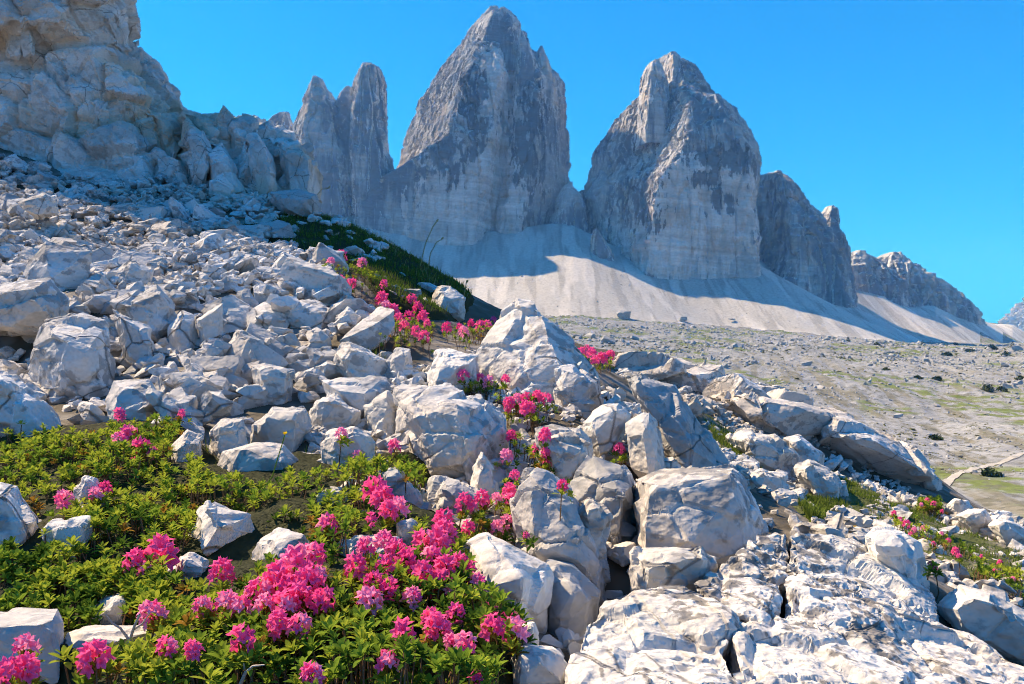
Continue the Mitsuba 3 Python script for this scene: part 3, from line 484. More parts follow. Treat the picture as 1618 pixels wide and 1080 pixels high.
# ---------------------------------------------------------------- the near cliff and outcrop: blocks of rock
def crag(thing_key, label, core, blocks, cat, mat='mat_cliff', edge=.042, amp=(.05, .02, .008, .9, 0), an=(1, 1, 1.3)):
    """One continuous face (the core blocks grown together) and the separate blocks at its foot and on it."""
    tag(thing_key, label, cat)
    whole = None
    for i, (o, d, t) in enumerate(core):
        h = chip(hull(outline_points(o, d, t, (), 900 + i + len(thing_key), .5, bulge=.16)), np.random.default_rng(i + 40), 8, .01, .05)
        whole = h if whole is None else whole + h
    v, f = mesh_of(whole.refine_to_length(edge))
    m = trimesh.Trimesh(v, f, process=True); trimesh.smoothing.filter_taubin(m, iterations=4)
    v, f = np.array(m.vertices), np.array(m.faces); n = vnormals(v, f)
    d = .12 * facet(v, 1.1, 31, (1.2, 1, 1.2), crack=1.2, g=.8) + .05 * facet(v, .5, 36, (1.5, 1, .8), crack=.9, g=.8) + .028 * facet(v, .24, 32, (1.6, 1, .8), crack=.8, g=.8) + .035 * dents(v, .3, 33, (1.3, 1, 1)) + .045 * (meshkit.fbm(v / .5, 5, 34) - .5)
    v = v + n * d[:, None]
    part(thing_key, 'rock_face', mikit.ply(trimesh.Trimesh(v, f, process=False), mat, smooth=12))
    for i, (o, d, t) in enumerate(blocks):
        m = rock_from(outline_points(o, d, t, (), 950 + i + len(thing_key), .25, bulge=.18), edge, 70 + 13 * i, *amp[:4], (1, 1, 1.3), amp[4])
        part(thing_key, 'rock_block', mikit.ply(m, mat, smooth=12))
crag('rock_cliff', 'tall warm grey cliff in shade at the upper left, running out of the picture', [
    ([(-160, 40), (30, 40), (150, 50), (188, 60), (232, 98), (256, 99), (280, 152), (294, 175), (316, 235), (330, 345), (-160, 350)], 12.6, 3.5),
    ([(-160, -430), (20, -470), (110, -420), (170, -150), (198, -10), (211, 30), (198, 47), (150, 62), (60, 55), (-160, 60)], 12.0, 3.0),  # unseen top of the cliff, raised so its shadow reaches the grass bank
    ([(-160, 75), (20, 70), (95, 85), (150, 75), (225, 160), (215, 210), (100, 212), (0, 232), (-160, 240)], 12.2, 2.5),
    ([(90, 200), (150, 182), (215, 190), (262, 262), (246, 292), (205, 297), (150, 274), (98, 238)], 11.9, 2.0),
    ([(240, 225), (275, 225), (304, 268), (332, 340), (300, 355), (250, 352), (242, 290)], 12.1, 1.5)], [
    ([(78, 292), (85, 266), (140, 260), (180, 273), (210, 305), (195, 330), (100, 330)], 11.5, 1.2),
    ([(205, 296), (230, 284), (252, 289), (260, 350), (205, 345)], 11.9, 1.0),
    ([(-40, 215), (40, 210), (92, 238), (70, 264), (-40, 260)], 12.1, 1.2),
    ([(8, 50), (28, 44), (40, 58), (30, 68), (12, 66)], 11.95, .4), ([(30, 48), (48, 42), (54, 60), (38, 66)], 11.9, .4)], 'cliff')
crag('rock_outcrop', 'smaller fissured rock outcrop between the cliff and the grass ridge', [
    ([(280, 190), (318, 186), (350, 189), (372, 188), (396, 182), (436, 206), (462, 209), (490, 231), (502, 264), (500, 335), (285, 350)], 12.6, 1.6),
    ([(286, 178), (317, 186), (350, 190), (372, 235), (405, 320), (350, 345), (318, 335), (306, 250)], 12.0, 1.4),
    ([(358, 220), (371, 186), (395, 176), (414, 195), (430, 260), (455, 330), (400, 335), (380, 262)], 11.9, 1.3),
    ([(406, 202), (437, 206), (462, 208), (492, 230), (504, 262), (502, 320), (450, 325), (428, 268)], 12.1, 1.4)], [
    ([(339, 192), (354, 165), (370, 185), (362, 198)], 12.2, .6),
    ([(325, 240), (350, 225), (372, 262), (392, 315), (345, 325)], 11.5, .9),
    ([(385, 215), (405, 208), (428, 250), (440, 300), (408, 295)], 11.6, .8),
    ([(440, 225), (470, 220), (494, 250), (490, 305), (455, 305)], 11.85, .9),
    ([(300, 215), (320, 205), (335, 240), (320, 270), (305, 260)], 11.6, .6),
    ([(330, 285), (352, 270), (372, 300), (355, 325), (332, 320)], 11.2, .6)], 'rocks')
boulder('flat blue grey slab lying below the outcrop at the top of the grass', [(424, 304), (470, 299), (502, 306), (509, 330), (480, 339), (440, 320)], 10.9, .6, (), 'mat_rock_blue', (.05, .03, .01, .5, 0), name='stone_slab')

# ---------------------------------------------------------------- boulders
def edge_for(d, px=2.6): return max(.0065, d * px / 852)
OCC = []
for i, (label, o, d, t, ridge, mat, amp, down, base, name) in enumerate(B):
    if base: d = d * (.93 if o[:, 1].mean() > 640 else .955)
    pp = outline_points(o, d, t, ridge, 300 + i, down)
    m = rock_from(pp, edge_for(d), 500 + 17 * i, *amp[:4], (1, 1, 1.5), amp[4])
    k = key_for(name); scene[k] = mikit.ply(m, mat, smooth=9); tag(k, label, 'rock')
    OCC.append((o, d))
tag('bedrock', 'big white pitted bedrock filling the lower right corner, split into blocks by dark cracks', 'rock')
_bed = np.array(BED); DBED = RBFInterpolator(_bed[:, :2] / 1000, _bed[:, 2], kernel='linear', smoothing=.05)
BLOCKS = [([(905, 1045), (922, 970), (960, 944), (1010, 962), (1062, 1000), (1118, 1022), (1148, 1004), (1152, 1060), (1160, 1110), (1100, 1200), (890, 1180)], .035),
          ([(975, 945), (1030, 936), (1040, 922), (1083, 922), (1110, 950), (1150, 975), (1148, 994), (1118, 1012), (1066, 992), (1015, 955)], .02),
          ([(1092, 918), (1135, 893), (1175, 870), (1200, 888), (1238, 912), (1225, 960), (1205, 985), (1158, 970), (1115, 945)], .025),
          ([(1180, 866), (1196, 842), (1242, 840), (1246, 876), (1241, 902), (1208, 886)], .02),
          ([(1251, 841), (1350, 851), (1425, 887), (1460, 907), (1490, 955), (1478, 1000), (1390, 1012), (1290, 1000), (1232, 962), (1247, 912), (1252, 880)], .03),
          ([(1160, 984), (1205, 992), (1232, 972), (1290, 1010), (1390, 1022), (1480, 1010), (1500, 980), (1560, 1022), (1650, 1066), (1660, 1190), (1300, 1210), (1172, 1190), (1166, 1060)], .03)]
for i, (o, bul) in enumerate(BLOCKS):
    o = np.array(o, float); c = o.mean(0); r_ = np.random.default_rng(70 + i); pts_ = []
    for k_, (x, y) in enumerate(o): pts_.append(P(x, y, DBED([[x / 1000, y / 1000]])[0] + .012))
    for f_ in (.88, .72, .5, .25):
        for x, y in o:
            q = c + (np.array([x, y]) - c) * f_; pts_.append(P(q[0], q[1], DBED([q / 1000])[0] - bul * (1 - f_ ** 2) * r_.uniform(.3, 1.2)))
    back = np.array([P(*(c + (np.array(xy) - c) * 1.0), DBED([np.array(xy) / 1000])[0] + .35) for xy in o]); back[:, 2] -= .3
    h = chip(hull(np.vstack([pts_, back])), np.random.default_rng(90 + i), 6, .005, .03)
    v, f = mesh_of(h.refine_to_length(.0064)); n = vnormals(v, f)
    pit = meshkit.fbm(v / .028, 4, 77); big = meshkit.fbm(v / .16, 3, 78)
    d_ = .020 * facet(v, .22, 79 + i, (1, 1, 1.3), crack=.5, g=.7) + .008 * dents(v, .09, 80, (1, 1, 1.3)) + .006 * dents(v, .03, 81) + .010 * (meshkit.fbm(v / .1, 5, 82) - .5) - .012 * np.clip((pit - .5) / .15, 0, 1) * np.clip((big - .4) * 4, 0, 1)
    part('bedrock', 'rock_block', mikit.ply(trimesh.Trimesh(v + n * d_[:, None], f, process=False), 'mat_bedrock', smooth=10))

# ---------------------------------------------------------------- scree stones
def stone_variant(seed, edge=.2, amp=True):
    r = np.random.default_rng(seed)
    n = r.integers(9, 15)
    q = r.uniform(-1, 1, (n, 3)); q /= np.maximum(np.abs(q).max(1, keepdims=True), .2) ** .8
    q *= [1, r.uniform(.55, .9), r.uniform(.26, .58)]
    h = chip(hull(q), r, 7, .03, .16)
    if not amp: return mesh_of(h)
    v, f = mesh_of(h.refine_to_length(edge))
    v = roughen(v, f, 2.0, seed, .022, .014, .006, .3)
    return v, f
VAR = [stone_variant(1000 + i) for i in range(16)]
LOW = [stone_variant(2000 + i, amp=False) for i in range(14)]
STONE_MATS = ['mat_rock', 'mat_rock', 'mat_rock_white', 'mat_rock_blue']
VAR_PLY = [mikit.ply(trimesh.Trimesh(v, f, process=False), STONE_MATS[i % 4], smooth=12) for i, (v, f) in enumerate(VAR)]
HM = GZ.copy()
cx, cy = 24 / 800, 15.7 / 700
def settle(x, y, r, rz):
    i0, j0 = (x + 12) / cx, (y - .3) / cy
    ri, rj = max(1, int(r / cx)), max(1, int(r / cy))
    a0, a1, b0, b1 = max(0, int(i0) - ri), min(801, int(i0) + ri + 1), max(0, int(j0) - rj), min(701, int(j0) + rj + 1)
    w = HM[a0:a1, b0:b1]
    if w.size == 0: return H(x, y)
    z = min(np.percentile(w, 55), float(GZ[min(800, max(0, int(i0))), min(700, max(0, int(j0)))]) + .07) + rz * .30
    gi, gj = np.meshgrid((np.arange(a0, a1) - i0) * cx / r, (np.arange(b0, b1) - j0) * cy / r, indexing='ij')
    dome = z + rz * .75 * np.sqrt(np.clip(1 - gi ** 2 - gj ** 2, 0, 1))
    ok = gi ** 2 + gj ** 2 < 1
    w[ok] = np.maximum(w[ok], dome[ok])
    return z
SCREE = [(-420, 120), (-60, 235), (60, 270), (120, 318), (300, 335), (400, 372), (470, 395), (520, 425), (525, 470), (600, 525), (612, 590), (700, 600), (690, 640), (640, 690), (510, 705), (330, 705), (200, 672), (100, 690), (-60, 690), (-420, 700)]
RIGHT = [(1090, 640), (1300, 715), (1490, 800), (1640, 840), (1640, 985), (1500, 930), (1420, 880), (1220, 840), (1150, 740)]
LEDGE = [(950, 560), (1160, 590), (1480, 760), (1400, 790), (1300, 730), (1120, 670), (1000, 615)]
cand = []
r = np.random.default_rng(55)
def sample(n, xr, yr, poly, size, zone):
    x, y = r.uniform(*xr, n), r.uniform(*yr, n); z = H(x, y); px, py = proj(np.stack([x, y, z], -1)); ok = inpoly(poly, px, py)
    for xx, yy, ppx, ppy in zip(x[ok], y[ok], px[ok], py[ok]):
        s = size(yy)
        hs = s * .9 / yy * F
        blocked = any(yy - dd < .7 and dd - yy < .9 and (inpoly(oo, ppx, ppy) or inpoly(oo, ppx, ppy - hs) or inpoly(oo, ppx, ppy - .5 * hs)) for oo, dd in OCC if -.9 < yy - dd < .7)
        if not blocked or s < (.045 if zone else .032): cand.append((s, xx, yy, zone, ppx, ppy))
sample(2300, (-8, 1), (3, 12.5), SCREE, lambda y: float(np.clip(r.lognormal(-2.45, .62), .04, .30)), 0)
sample(15000, (-8, 1), (3, 12.5), SCREE, lambda y: float(np.clip(r.lognormal(-2.95, .5), .02, .10)), 0)
UPPER = [(40, 278), (130, 320), (290, 340), (420, 352), (500, 345), (480, 318), (400, 305), (320, 300), (220, 285), (120, 280)]
sample(700, (-4, 1), (6, 13), [(345, 365), (500, 330), (600, 385), (700, 480), (640, 490), (560, 420), (450, 395)], lambda y: float(np.clip(r.lognormal(-2.7, .5), .03, .18)), 0)
sample(9000, (-8, 1), (8, 14), UPPER, lambda y: float(np.clip(r.lognormal(-3.0, .6), .02, .16)), 0)
sample(900, (.5, 7), (2.5, 9), RIGHT, lambda y: float(np.clip(r.lognormal(-2.7, .45), .03, .15)), 1)
sample(6500, (.2, 7), (2.2, 9), RIGHT, lambda y: float(np.clip(r.lognormal(-3.5, .4), .012, .045)), 1)
sample(7000, (-2, 2.6), (1.6, 5), [(480, 690), (620, 600), (760, 560), (960, 600), (1160, 740), (1220, 850), (1000, 960), (960, 1100), (860, 1100), (740, 860), (560, 870), (500, 800)], lambda y: float(np.clip(r.lognormal(-3.5, .5), .012, .07)), 3)
sample(500, (.5, 7), (5, 10), LEDGE, lambda y: float(np.clip(r.lognormal(-2.6, .4), .04, .12)), 2)
sample(4000, (.5, 7), (5, 10), LEDGE, lambda y: float(np.clip(r.lognormal(-3.2, .4), .02, .05)), 2)
sample(900, (-2.5, .3), (1.2, 4), [(0, 680), (640, 720), (690, 760), (560, 870), (400, 800), (300, 870), (0, 870)], lambda y: float(np.clip(r.lognormal(-3.6, .4), .012, .05)), 4)
cand.sort(key=lambda c: -c[0])
cand_scr = sorted(range(len(cand)), key=lambda i: -cand[i][0] / cand[i][2])
single = set([i for i in cand_scr if -20 < cand[i][4] < 1640][:300])
ZONES = [('loose angular pale stone of the scree high under the shaded cliff', 'stones of the upper scree under the cliff'),
         ('loose angular pale stone in the sunny middle of the scree', 'stones in the middle of the scree'),
         ('loose angular pale stone low in the scree, just above the leaves', 'stones of the lower scree above the leaves'),
         ('loose white stone among the grass of the right hand slope', 'stones on the right hand slope'),
         ('loose block lying on the layered ledges at the right', 'blocks on the right hand ledges'),
         ('small stone wedged between the big boulders in the middle', 'small stones wedged between the middle boulders'),
         ('small stone lying among the leaves on the left', 'small stones among the left hand leaves')]
def rot(r, tilt):
    a = r.uniform(0, 360); b = r.normal(0, tilt); c = r.normal(0, tilt)
    return T().rotate([0, 0, 1], a) @ T().rotate([1, 0, 0], b) @ T().rotate([0, 1, 0], c)
sv, sf, off = [], [], 0
STONE_AT = {}
for i, (s, x, y, zone, ppx, ppy) in enumerate(cand):
    z = settle(x, y, s * .85, s * .55)
    R_ = rot(r, 24)
    if i in single:
        k = key_for('scree_stone')
        scene[k] = {**VAR_PLY[int(r.integers(len(VAR)))], 'to_world': T().translate([x, y, float(z)]) @ R_ @ T().scale(s)}
        zi = (0 if ppy < 400 else 1 if ppy < 570 else 2) if zone == 0 else zone + 2
        tag(k, ZONES[zi][0], 'stone', ZONES[zi][1]); STONE_AT[k] = (ppx, ppy, y)
    else:
        v, f = LOW[int(r.integers(len(LOW)))]
        M = np.array((R_ @ T().scale(s)).matrix)[:3, :3]
        sv.append(v @ M.T + [x, y, z]); sf.append(f + off); off += len(v)
def short(label):
    w = label.split(',')[0].split()
    if len(w) <= 9: return ' '.join(w)
    cut = [i for i in range(2, 10) if w[i] in ('with', 'left', 'right', 'at', 'in', 'on', 'below', 'above', 'beside', 'behind', 'between', 'under', 'near', 'of', 'out', 'from', 'sloping', 'growing', 'lying', 'standing', 'catching', 'resting')]
    cut = [i for i in cut if w[i - 1] not in ('left', 'right', 'out', 'edge', 'end', 'middle', 'foot', 'front')]
    return ' '.join(w[:max(cut)]) if cut else ' '.join(w[:9])
shorts = [short(b[0]) for b in B]
taken = set()
for (label, o, d, *_), sh in zip(B, shorts):
    if shorts.count(sh) > 1: continue
    bx0, by0 = o.mean(0)
    for side, ok in (('left of', lambda dx, dy: dx < -abs(dy)), ('right of', lambda dx, dy: dx > abs(dy)), ('above', lambda dx, dy: dy < -abs(dx)), ('below', lambda dx, dy: dy > abs(dx))):
        best, bk = 130.0, None
        for k, (px_, py_, dist_) in STONE_AT.items():
            dx, dy = px_ - bx0, py_ - by0
            if k not in taken and ok(dx, dy) and abs(dist_ - d) < 1.5 and math.hypot(dx, dy) < best: best, bk = math.hypot(dx, dy), k
        if bk:
            taken.add(bk); labels[bk]['label'] = f'nearest loose stone {side} the {sh}'
scene['scree'] = mikit.ply(trimesh.Trimesh(np.vstack(sv), np.vstack(sf), process=False), 'mat_rock', smooth=False)
tag('scree', 'small loose stones and gravel filling the slope between the boulders', 'scree', None, 'stuff')

# ---------------------------------------------------------------- plants
def thin(name, color, trans=.6, rough=.45, spec=.4):
    scene[name] = {'type': 'principledthin', 'base_color': {'type': 'rgb', 'value': list(color)}, 'roughness': rough, 'diff_trans': trans, 'spec_trans': 0.0, 'eta': 1.45}
thin('mat_leaf_fresh', (.36, .42, .045), .75); thin('mat_leaf', (.21, .31, .035), .7); thin('mat_leaf_dark', (.08, .15, .02), .6); thin('mat_leaf_rust', (.30, .17, .03), .6)
thin('mat_petal', (.92, .14, .39), .7, .5); thin('mat_petal_light', (.95, .34, .56), .7, .5); thin('mat_petal_deep', (.86, .09, .32), .7, .5)
thin('mat_grass', (.12, .17, .03), .6, .5); thin('mat_grass_dark', (.085, .14, .025), .5, .5)
thin('mat_grass_dry', (.38, .32, .15), .5, .6)
bsdf('mat_stem', (.17, .10, .055)); bsdf('mat_twig', (.42, .38, .34)); bsdf('mat_moss', lambda p, n, uv: mix((.012, .016, .006), (.045, .05, .016), fbm(p.x * 30, p.y * 30, p.z * 30, 3)), bump=lambda p, n, uv: fbm(p.x * 120, p.y * 120, p.z * 120, 3), scale=.012, eps=.001)
bsdf('mat_turf', lambda p, n, uv: mix(mix((.05, .06, .02), (.11, .13, .04), fbm(p.x * 20, p.y * 20, p.z * 20, 3)), (.22, .20, .16), smoothstep(.5, .62, fbm(p.x * 5, p.y * 5, p.z * 5, 3))), bump=lambda p, n, uv: fbm(p.x * 60, p.y * 60, p.z * 60, 3), scale=.02, eps=.002)
thin('mat_yellow', (.85, .62, .02), .4)
def leaf_mesh(L, W, curl, fold=.25, n=4):
    t = np.linspace(0, 1, n + 1); w = W * np.sin(np.pi * np.clip(t * .93 + .04, 0, 1)) ** .8 * (.75 + .5 * t) * .5
    zc = L * (.35 * t - curl * t ** 2)
    rows = [np.stack([t * L, s * w, zc + (fold * w if s else 0)], -1) for s in (-1, 0, 1)]
    v = np.vstack(rows); f = []
    m = n + 1
    for b in (0, m):
        for i in range(n): f += [[b + i, b + m + i, b + m + i + 1], [b + i, b + m + i + 1, b + i + 1]]
    return v, np.array(f)
def rotm(axis, deg): return np.array(T().rotate(axis, deg).matrix)[:3, :3]
def rosette(seed, leaves=10):
    r = np.random.default_rng(seed); out = []
    for i in range(leaves):
        k = i / (leaves - 1); pitch = 5 + 62 * k ** 1.2 + r.normal(0, 7)
        v, f = leaf_mesh(r.uniform(.85, 1.1) * (1 - .25 * k), r.uniform(.30, .40), r.uniform(.15, .45))
        v = v + [.06, 0, 0]
        v = v @ rotm([0, 1, 0], -pitch).T @ rotm([0, 0, 1], i * 137.5 + r.normal(0, 10)).T
        out.append((v + [0, 0, .25 * k], f))
    return out
def join(parts):
    vs, fs, o = [], [], 0
    for v, f in parts: vs.append(v); fs.append(f + o); o += len(v)
    return np.vstack(vs), np.vstack(fs)
LEAFM = ['mat_leaf_fresh', 'mat_leaf', 'mat_leaf', 'mat_leaf_dark', 'mat_leaf_fresh', 'mat_leaf_rust', 'mat_leaf', 'mat_leaf_fresh']
for i, m_ in enumerate(LEAFM):
    ro = rosette(3000 + i)
    scene[f'rosette_kind_{i}'] = {'type': 'shapegroup', 'leaves': mikit.ply(join(ro), m_, smooth=True)}
    scene[f'rosette_leafy_{i}'] = {'type': 'shapegroup', **{('leaf' if j == 0 else f'leaf_{j:03d}'): mikit.ply(l, m_, smooth=True) for j, l in enumerate(ro)}}
def flower(seed):
    r = np.random.default_rng(seed); na, nt = 20, 6
    th = np.arange(na) * 2 * np.pi / na; t = np.linspace(0, 1, nt)
    rad = np.interp(t, [0, .25, .55, .78, 1], [.12, .30, .42, .68, 1.05]); zz = np.interp(t, [0, .25, .55, .78, 1], [0, .45, .95, 1.25, 1.30])
    lobe = np.cos(5 * th)
    v = []
    for k in range(nt):
        w = max(0, (t[k] - .5) / .5)
        rr_ = rad[k] * (1 + .30 * w * lobe + .06 * w * r.normal(size=na)); z_ = zz[k] + w * (.18 * lobe - .1) + .07 * w * r.normal(size=na)
        v.append(np.stack([rr_ * np.cos(th), rr_ * np.sin(th), z_], -1))
    v = np.vstack(v); f = []
    for k in range(nt - 1):
        for j in range(na):
            a_, b_ = k * na + j, k * na + (j + 1) % na
            f += [[a_, b_, b_ + na], [a_, b_ + na, a_ + na]]
    return v, np.array(f)
PET = ['mat_petal', 'mat_petal_light', 'mat_petal', 'mat_petal_deep', 'mat_petal']
for i in range(5):
    r2 = np.random.default_rng(4000 + i); fl = []
    nf = [9, 11, 8, 10, 12][i]
    for j in range(nf):
        k = (j + .5) / nf; pol = 20 + 85 * k + r2.normal(0, 7)
        v, f = flower(4100 + 20 * i + j)
        v = v * r2.uniform(.30, .44) + [0, 0, r2.uniform(.26, .42)]
        v = v @ rotm([0, 1, 0], pol).T @ rotm([0, 0, 1], j * 137.5 + r2.normal(0, 14)).T
        fl.append((v * [1, 1, 1.15] + [0, 0, .25 * (1 - k)], f))
    ped = []
    for j in range(5):
        c = trimesh.creation.cylinder(.035, segment=[[0, 0, -1.1], [.3 * math.cos(j * 1.25), .3 * math.sin(j * 1.25), .15]], sections=4); ped.append((np.array(c.vertices), np.array(c.faces)))
    scene[f'truss_kind_{i}'] = {'type': 'shapegroup', **{('flower' if j == 0 else f'flower_{j:03d}'): mikit.ply(x, PET[(i + (j % 3 == 1)) % 5], smooth=True) for j, x in enumerate(fl)}, 'stalk': mikit.ply(join(ped), 'mat_leaf_rust', smooth=True)}
    scene[f'truss_far_{i}'] = {'type': 'shapegroup', 'flowers': mikit.ply(join(fl), PET[i], smooth=True)}
def inst(group, p, s, up, spin):
    up = np.array(up, float); up /= np.linalg.norm(up)
    ax = np.cross([0, 0, 1], up); an = math.degrees(math.acos(np.clip(up[2], -1, 1)))
    m = T().translate([float(x) for x in p])
    if np.linalg.norm(ax) > 1e-6: m = m @ T().rotate([float(x) for x in ax], an)
    return {'type': 'instance', 'shapegroup': {'type': 'ref', 'id': group}, 'to_world': m @ T().rotate([0, 0, 1], spin) @ T().scale(s)}
pr = np.random.default_rng(99)
CANOPY = lambda x, y: .02 + .12 * meshkit.fbm(np.stack([np.asarray(x) / .17, np.asarray(y) / .17, 0 * np.asarray(x)], -1), 3, 61)
def shrub(label, polys, n, trusses, size=.024, dark=.3, tsize=.030, leafy=0, sparse_ok=False):
    key = key_for('alpenrose_shrub'); tag(key, label, 'flowering shrub' if trusses else 'shrub', 'alpenrose shrubs on the slope')
    polys = [np.array(p, float) for p in polys]
    allp = np.vstack(polys); c3 = np.array([hit(x, y) for x, y in allp])
    lo, hi = c3.min(0) - .15, c3.max(0) + .15
    got, stems, rest = [], [], []
    tries = 0
    while len(got) < n and tries < 60:
        tries += 1
        x, y = pr.uniform(lo[0], hi[0], 4000), pr.uniform(lo[1], hi[1], 4000)
        z = H(x, y); can = CANOPY(x, y); px, py = proj(np.stack([x, y, z + can], -1))
        ok = np.zeros(len(x), bool)
        for p in polys: ok |= inpoly(p, px, py)
        for i in np.nonzero(ok)[0]:
            if len(got) < n: got.append((x[i], y[i], z[i], can[i], px[i], py[i]))
    ev, e = [], .02
    for i, (x, y, z, can, px, py) in enumerate(got):
        if any(-.45 < y - d < .6 and inpoly(o, px, py) and not (y < d * .9 and py > o[:, 1].min() + .72 * np.ptp(o[:, 1])) for o, d in OCC_NEAR): continue
        if can < .064 and not sparse_ok: continue
        low = pr.random() < .35
        tone = meshkit.fbm(np.array([[x / .3, y / .3, 7.7]]), 2, 62)[0]
        h = can * (pr.uniform(.25, .7) if low else pr.uniform(.85, 1.15))
        gx = (CANOPY(x + e, y) - CANOPY(x - e, y)) / (2 * e); gy = (CANOPY(x, y + e) - CANOPY(x, y - e)) / (2 * e)
        up = np.array([-gx * .6 + pr.normal(0, .28) - .1, -gy * .6 + pr.normal(0, .28) - .12, 1.0])
        kind = 3 if (low and pr.random() < .6) else int(pr.choice(8, p=[.2, .15, .15, .07, .15, .05, .12, .11]))
        if pr.random() < dark: kind = 3 if pr.random() < .5 else 1
        if tone < .44 and pr.random() < .75: kind = int(pr.choice([3, 3, 1, 6]))
        elif tone > .55 and pr.random() < .6: kind = int(pr.choice([0, 4, 7]))
        s = size * pr.uniform(.75, 1.2)
        grp = ('rosette_leafy_' if len(ev) < leafy else 'rosette_kind_') + str(kind)
        ev.append((grp, np.array([x, y, z + h]), s, up))
        stems.append((np.array([x + pr.normal(0, .01), y + pr.normal(0, .01), z - .01]), np.array([x, y, z + h])))
    order = sorted(range(len(ev)), key=lambda i: -ev[i][2] / ev[i][1][1])
    keep = set(order[:300])
    loose = {}
    for i, (g, p, s, up) in enumerate(ev):
        if i in keep: scene[key_for(key + '__leaf_rosette')] = inst(g, p, s, up, pr.uniform(0, 360))
        else: loose.setdefault(int(g[-1]), []).append((p, s, up, pr.uniform(0, 360)))
    for kd, lst in loose.items():
        v0, f0 = ROS[kd]; vs, fs, o = [], [], 0
        for p, s, up, sp in lst:
            M = np.array(inst('x', p, s, up, sp)['to_world'].matrix); vs.append(v0 @ M[:3, :3].T + M[:3, 3]); fs.append(f0 + o); o += len(v0)
        k = key_for(key + '__foliage'); scene[k] = mikit.ply((np.vstack(vs), np.vstack(fs)), LEAFM[kd], smooth=True); labels[k] = {'kind': 'stuff'}
    for (px, py, rp) in trusses:
        up_ = .10 if py > 640 else .09
        q = hit(px, py, up_, .95)
        for o, d in OCC_NEAR:                       # flowers stand in front of the rock they are seen against
            if d < q[1] and q[1] - d < .8 and inpoly(o, px, py): q = P(px, py, d - .06)
        s = rp * 1.04 / F * q[1]
        kd = int(pr.integers(5))
        scene[key_for(key + '__flower_truss')] = inst(('truss_kind_' if rp * q[1] / q[1] >= 15 else 'truss_far_') + str(kd), q, float(s) * pr.uniform(.8, 1.1), [pr.normal(0, .4), pr.normal(-.35, .35), 1], pr.uniform(0, 360))
        stems.append((np.array([q[0] + pr.normal(0, .01), q[1] + .02, min(H(q[0], q[1]) - .01, q[2] - .04)]), q))
        for _ in range(4):
            g = q + [pr.normal(0, s * .7), pr.normal(0, s * .7), -s * pr.uniform(.7, 1.4)]
            scene[key_for(key + '__leaf_rosette')] = inst('rosette_kind_' + str(int(pr.integers(8))), g, size * pr.uniform(.8, 1.15), [pr.normal(0, .5), pr.normal(-.2, .5), 1], pr.uniform(0, 360))
    st = []
    for a_, b_ in stems:
        mid = (a_ + b_) / 2 + pr.normal(0, .008, 3)
        for u_, w_ in ((a_, mid), (mid, b_)):
            if np.linalg.norm(w_ - u_) > 1e-4:
                t_ = w_ - u_; t_ = t_ / np.linalg.norm(t_); s1 = np.cross(t_, [.3, .9, .2]); s1 /= np.linalg.norm(s1); s2 = np.cross(t_, s1)
                ring = [np.cos(c_) * s1 + np.sin(c_) * s2 for c_ in (0, 2.1, 4.2)]
                vv = np.array([u_ + .0022 * q_ for q_ in ring] + [w_ + .0016 * q_ for q_ in ring])
                st.append((vv, np.array([[0, 1, 4], [0, 4, 3], [1, 2, 5], [1, 5, 4], [2, 0, 3], [2, 3, 5]])))
    if st:
        k = key_for(key + '__stems'); scene[k] = mikit.ply(join(st), 'mat_stem', smooth=True); labels[k] = {'kind': 'stuff'}
ROS = [join(rosette(3000 + i)) for i in range(8)]
OCC_NEAR = [(o, d) for o, d in OCC]
shrub('nearest alpenrose shrub with big masses of bright pink flowers at the bottom', [[(215, 900), (330, 915), (400, 910), (520, 840), (560, 890), (650, 830), (735, 860), (760, 930), (830, 985), (825, 1030), (760, 1090), (470, 1090), (240, 1090), (230, 990)]], 1150,
      [(216, 897, 20), (253, 884, 27), (232, 905, 18), (244, 974, 24), (350, 909, 26), (318, 962, 19), (358, 958, 24), (407, 942, 30), (440, 925, 30), (468, 901, 30), (493, 884, 27), (489, 925, 30), (448, 962, 29), (476, 950, 30), (509, 954, 24), (440, 990, 25), (472, 995, 26), (421, 962, 24), (498, 911, 25), (384, 965, 22), (455, 940, 28),
       (265, 1027, 21), (309, 1031, 21), (383, 1019, 25), (489, 1072, 18), (578, 869, 22), (610, 862, 25), (564, 900, 22), (589, 925, 23), (585, 957, 25), (670, 862, 25), (642, 890, 24), (666, 911, 26), (698, 929, 26), (726, 897, 22), (709, 904, 24), (614, 936, 22), (652, 950, 21), (698, 827, 24), (705, 848, 24), (680, 885, 22), (690, 865, 22), (625, 875, 20), (605, 900, 22),
       (754, 929, 22), (772, 974, 22), (779, 999, 24), (807, 981, 27), (814, 1002, 22), (719, 974, 22), (691, 999, 24), (680, 981, 20), (637, 1010, 25), (614, 1052, 20), (733, 1024, 24), (712, 1018, 16), (494, 1069, 22), (751, 1075, 18), (740, 905, 18), (715, 940, 20)], leafy=90)
shrub('alpenrose shrub in the bottom left corner with three pink flower heads', [[(100, 1050), (240, 1020), (290, 1090), (60, 1090)], [(0, 1030), (60, 1020), (80, 1090), (0, 1090)]], 110, [(39, 1027, 22), (41, 1062, 24), (14, 1068, 24), (151, 1047, 29)], leafy=20)
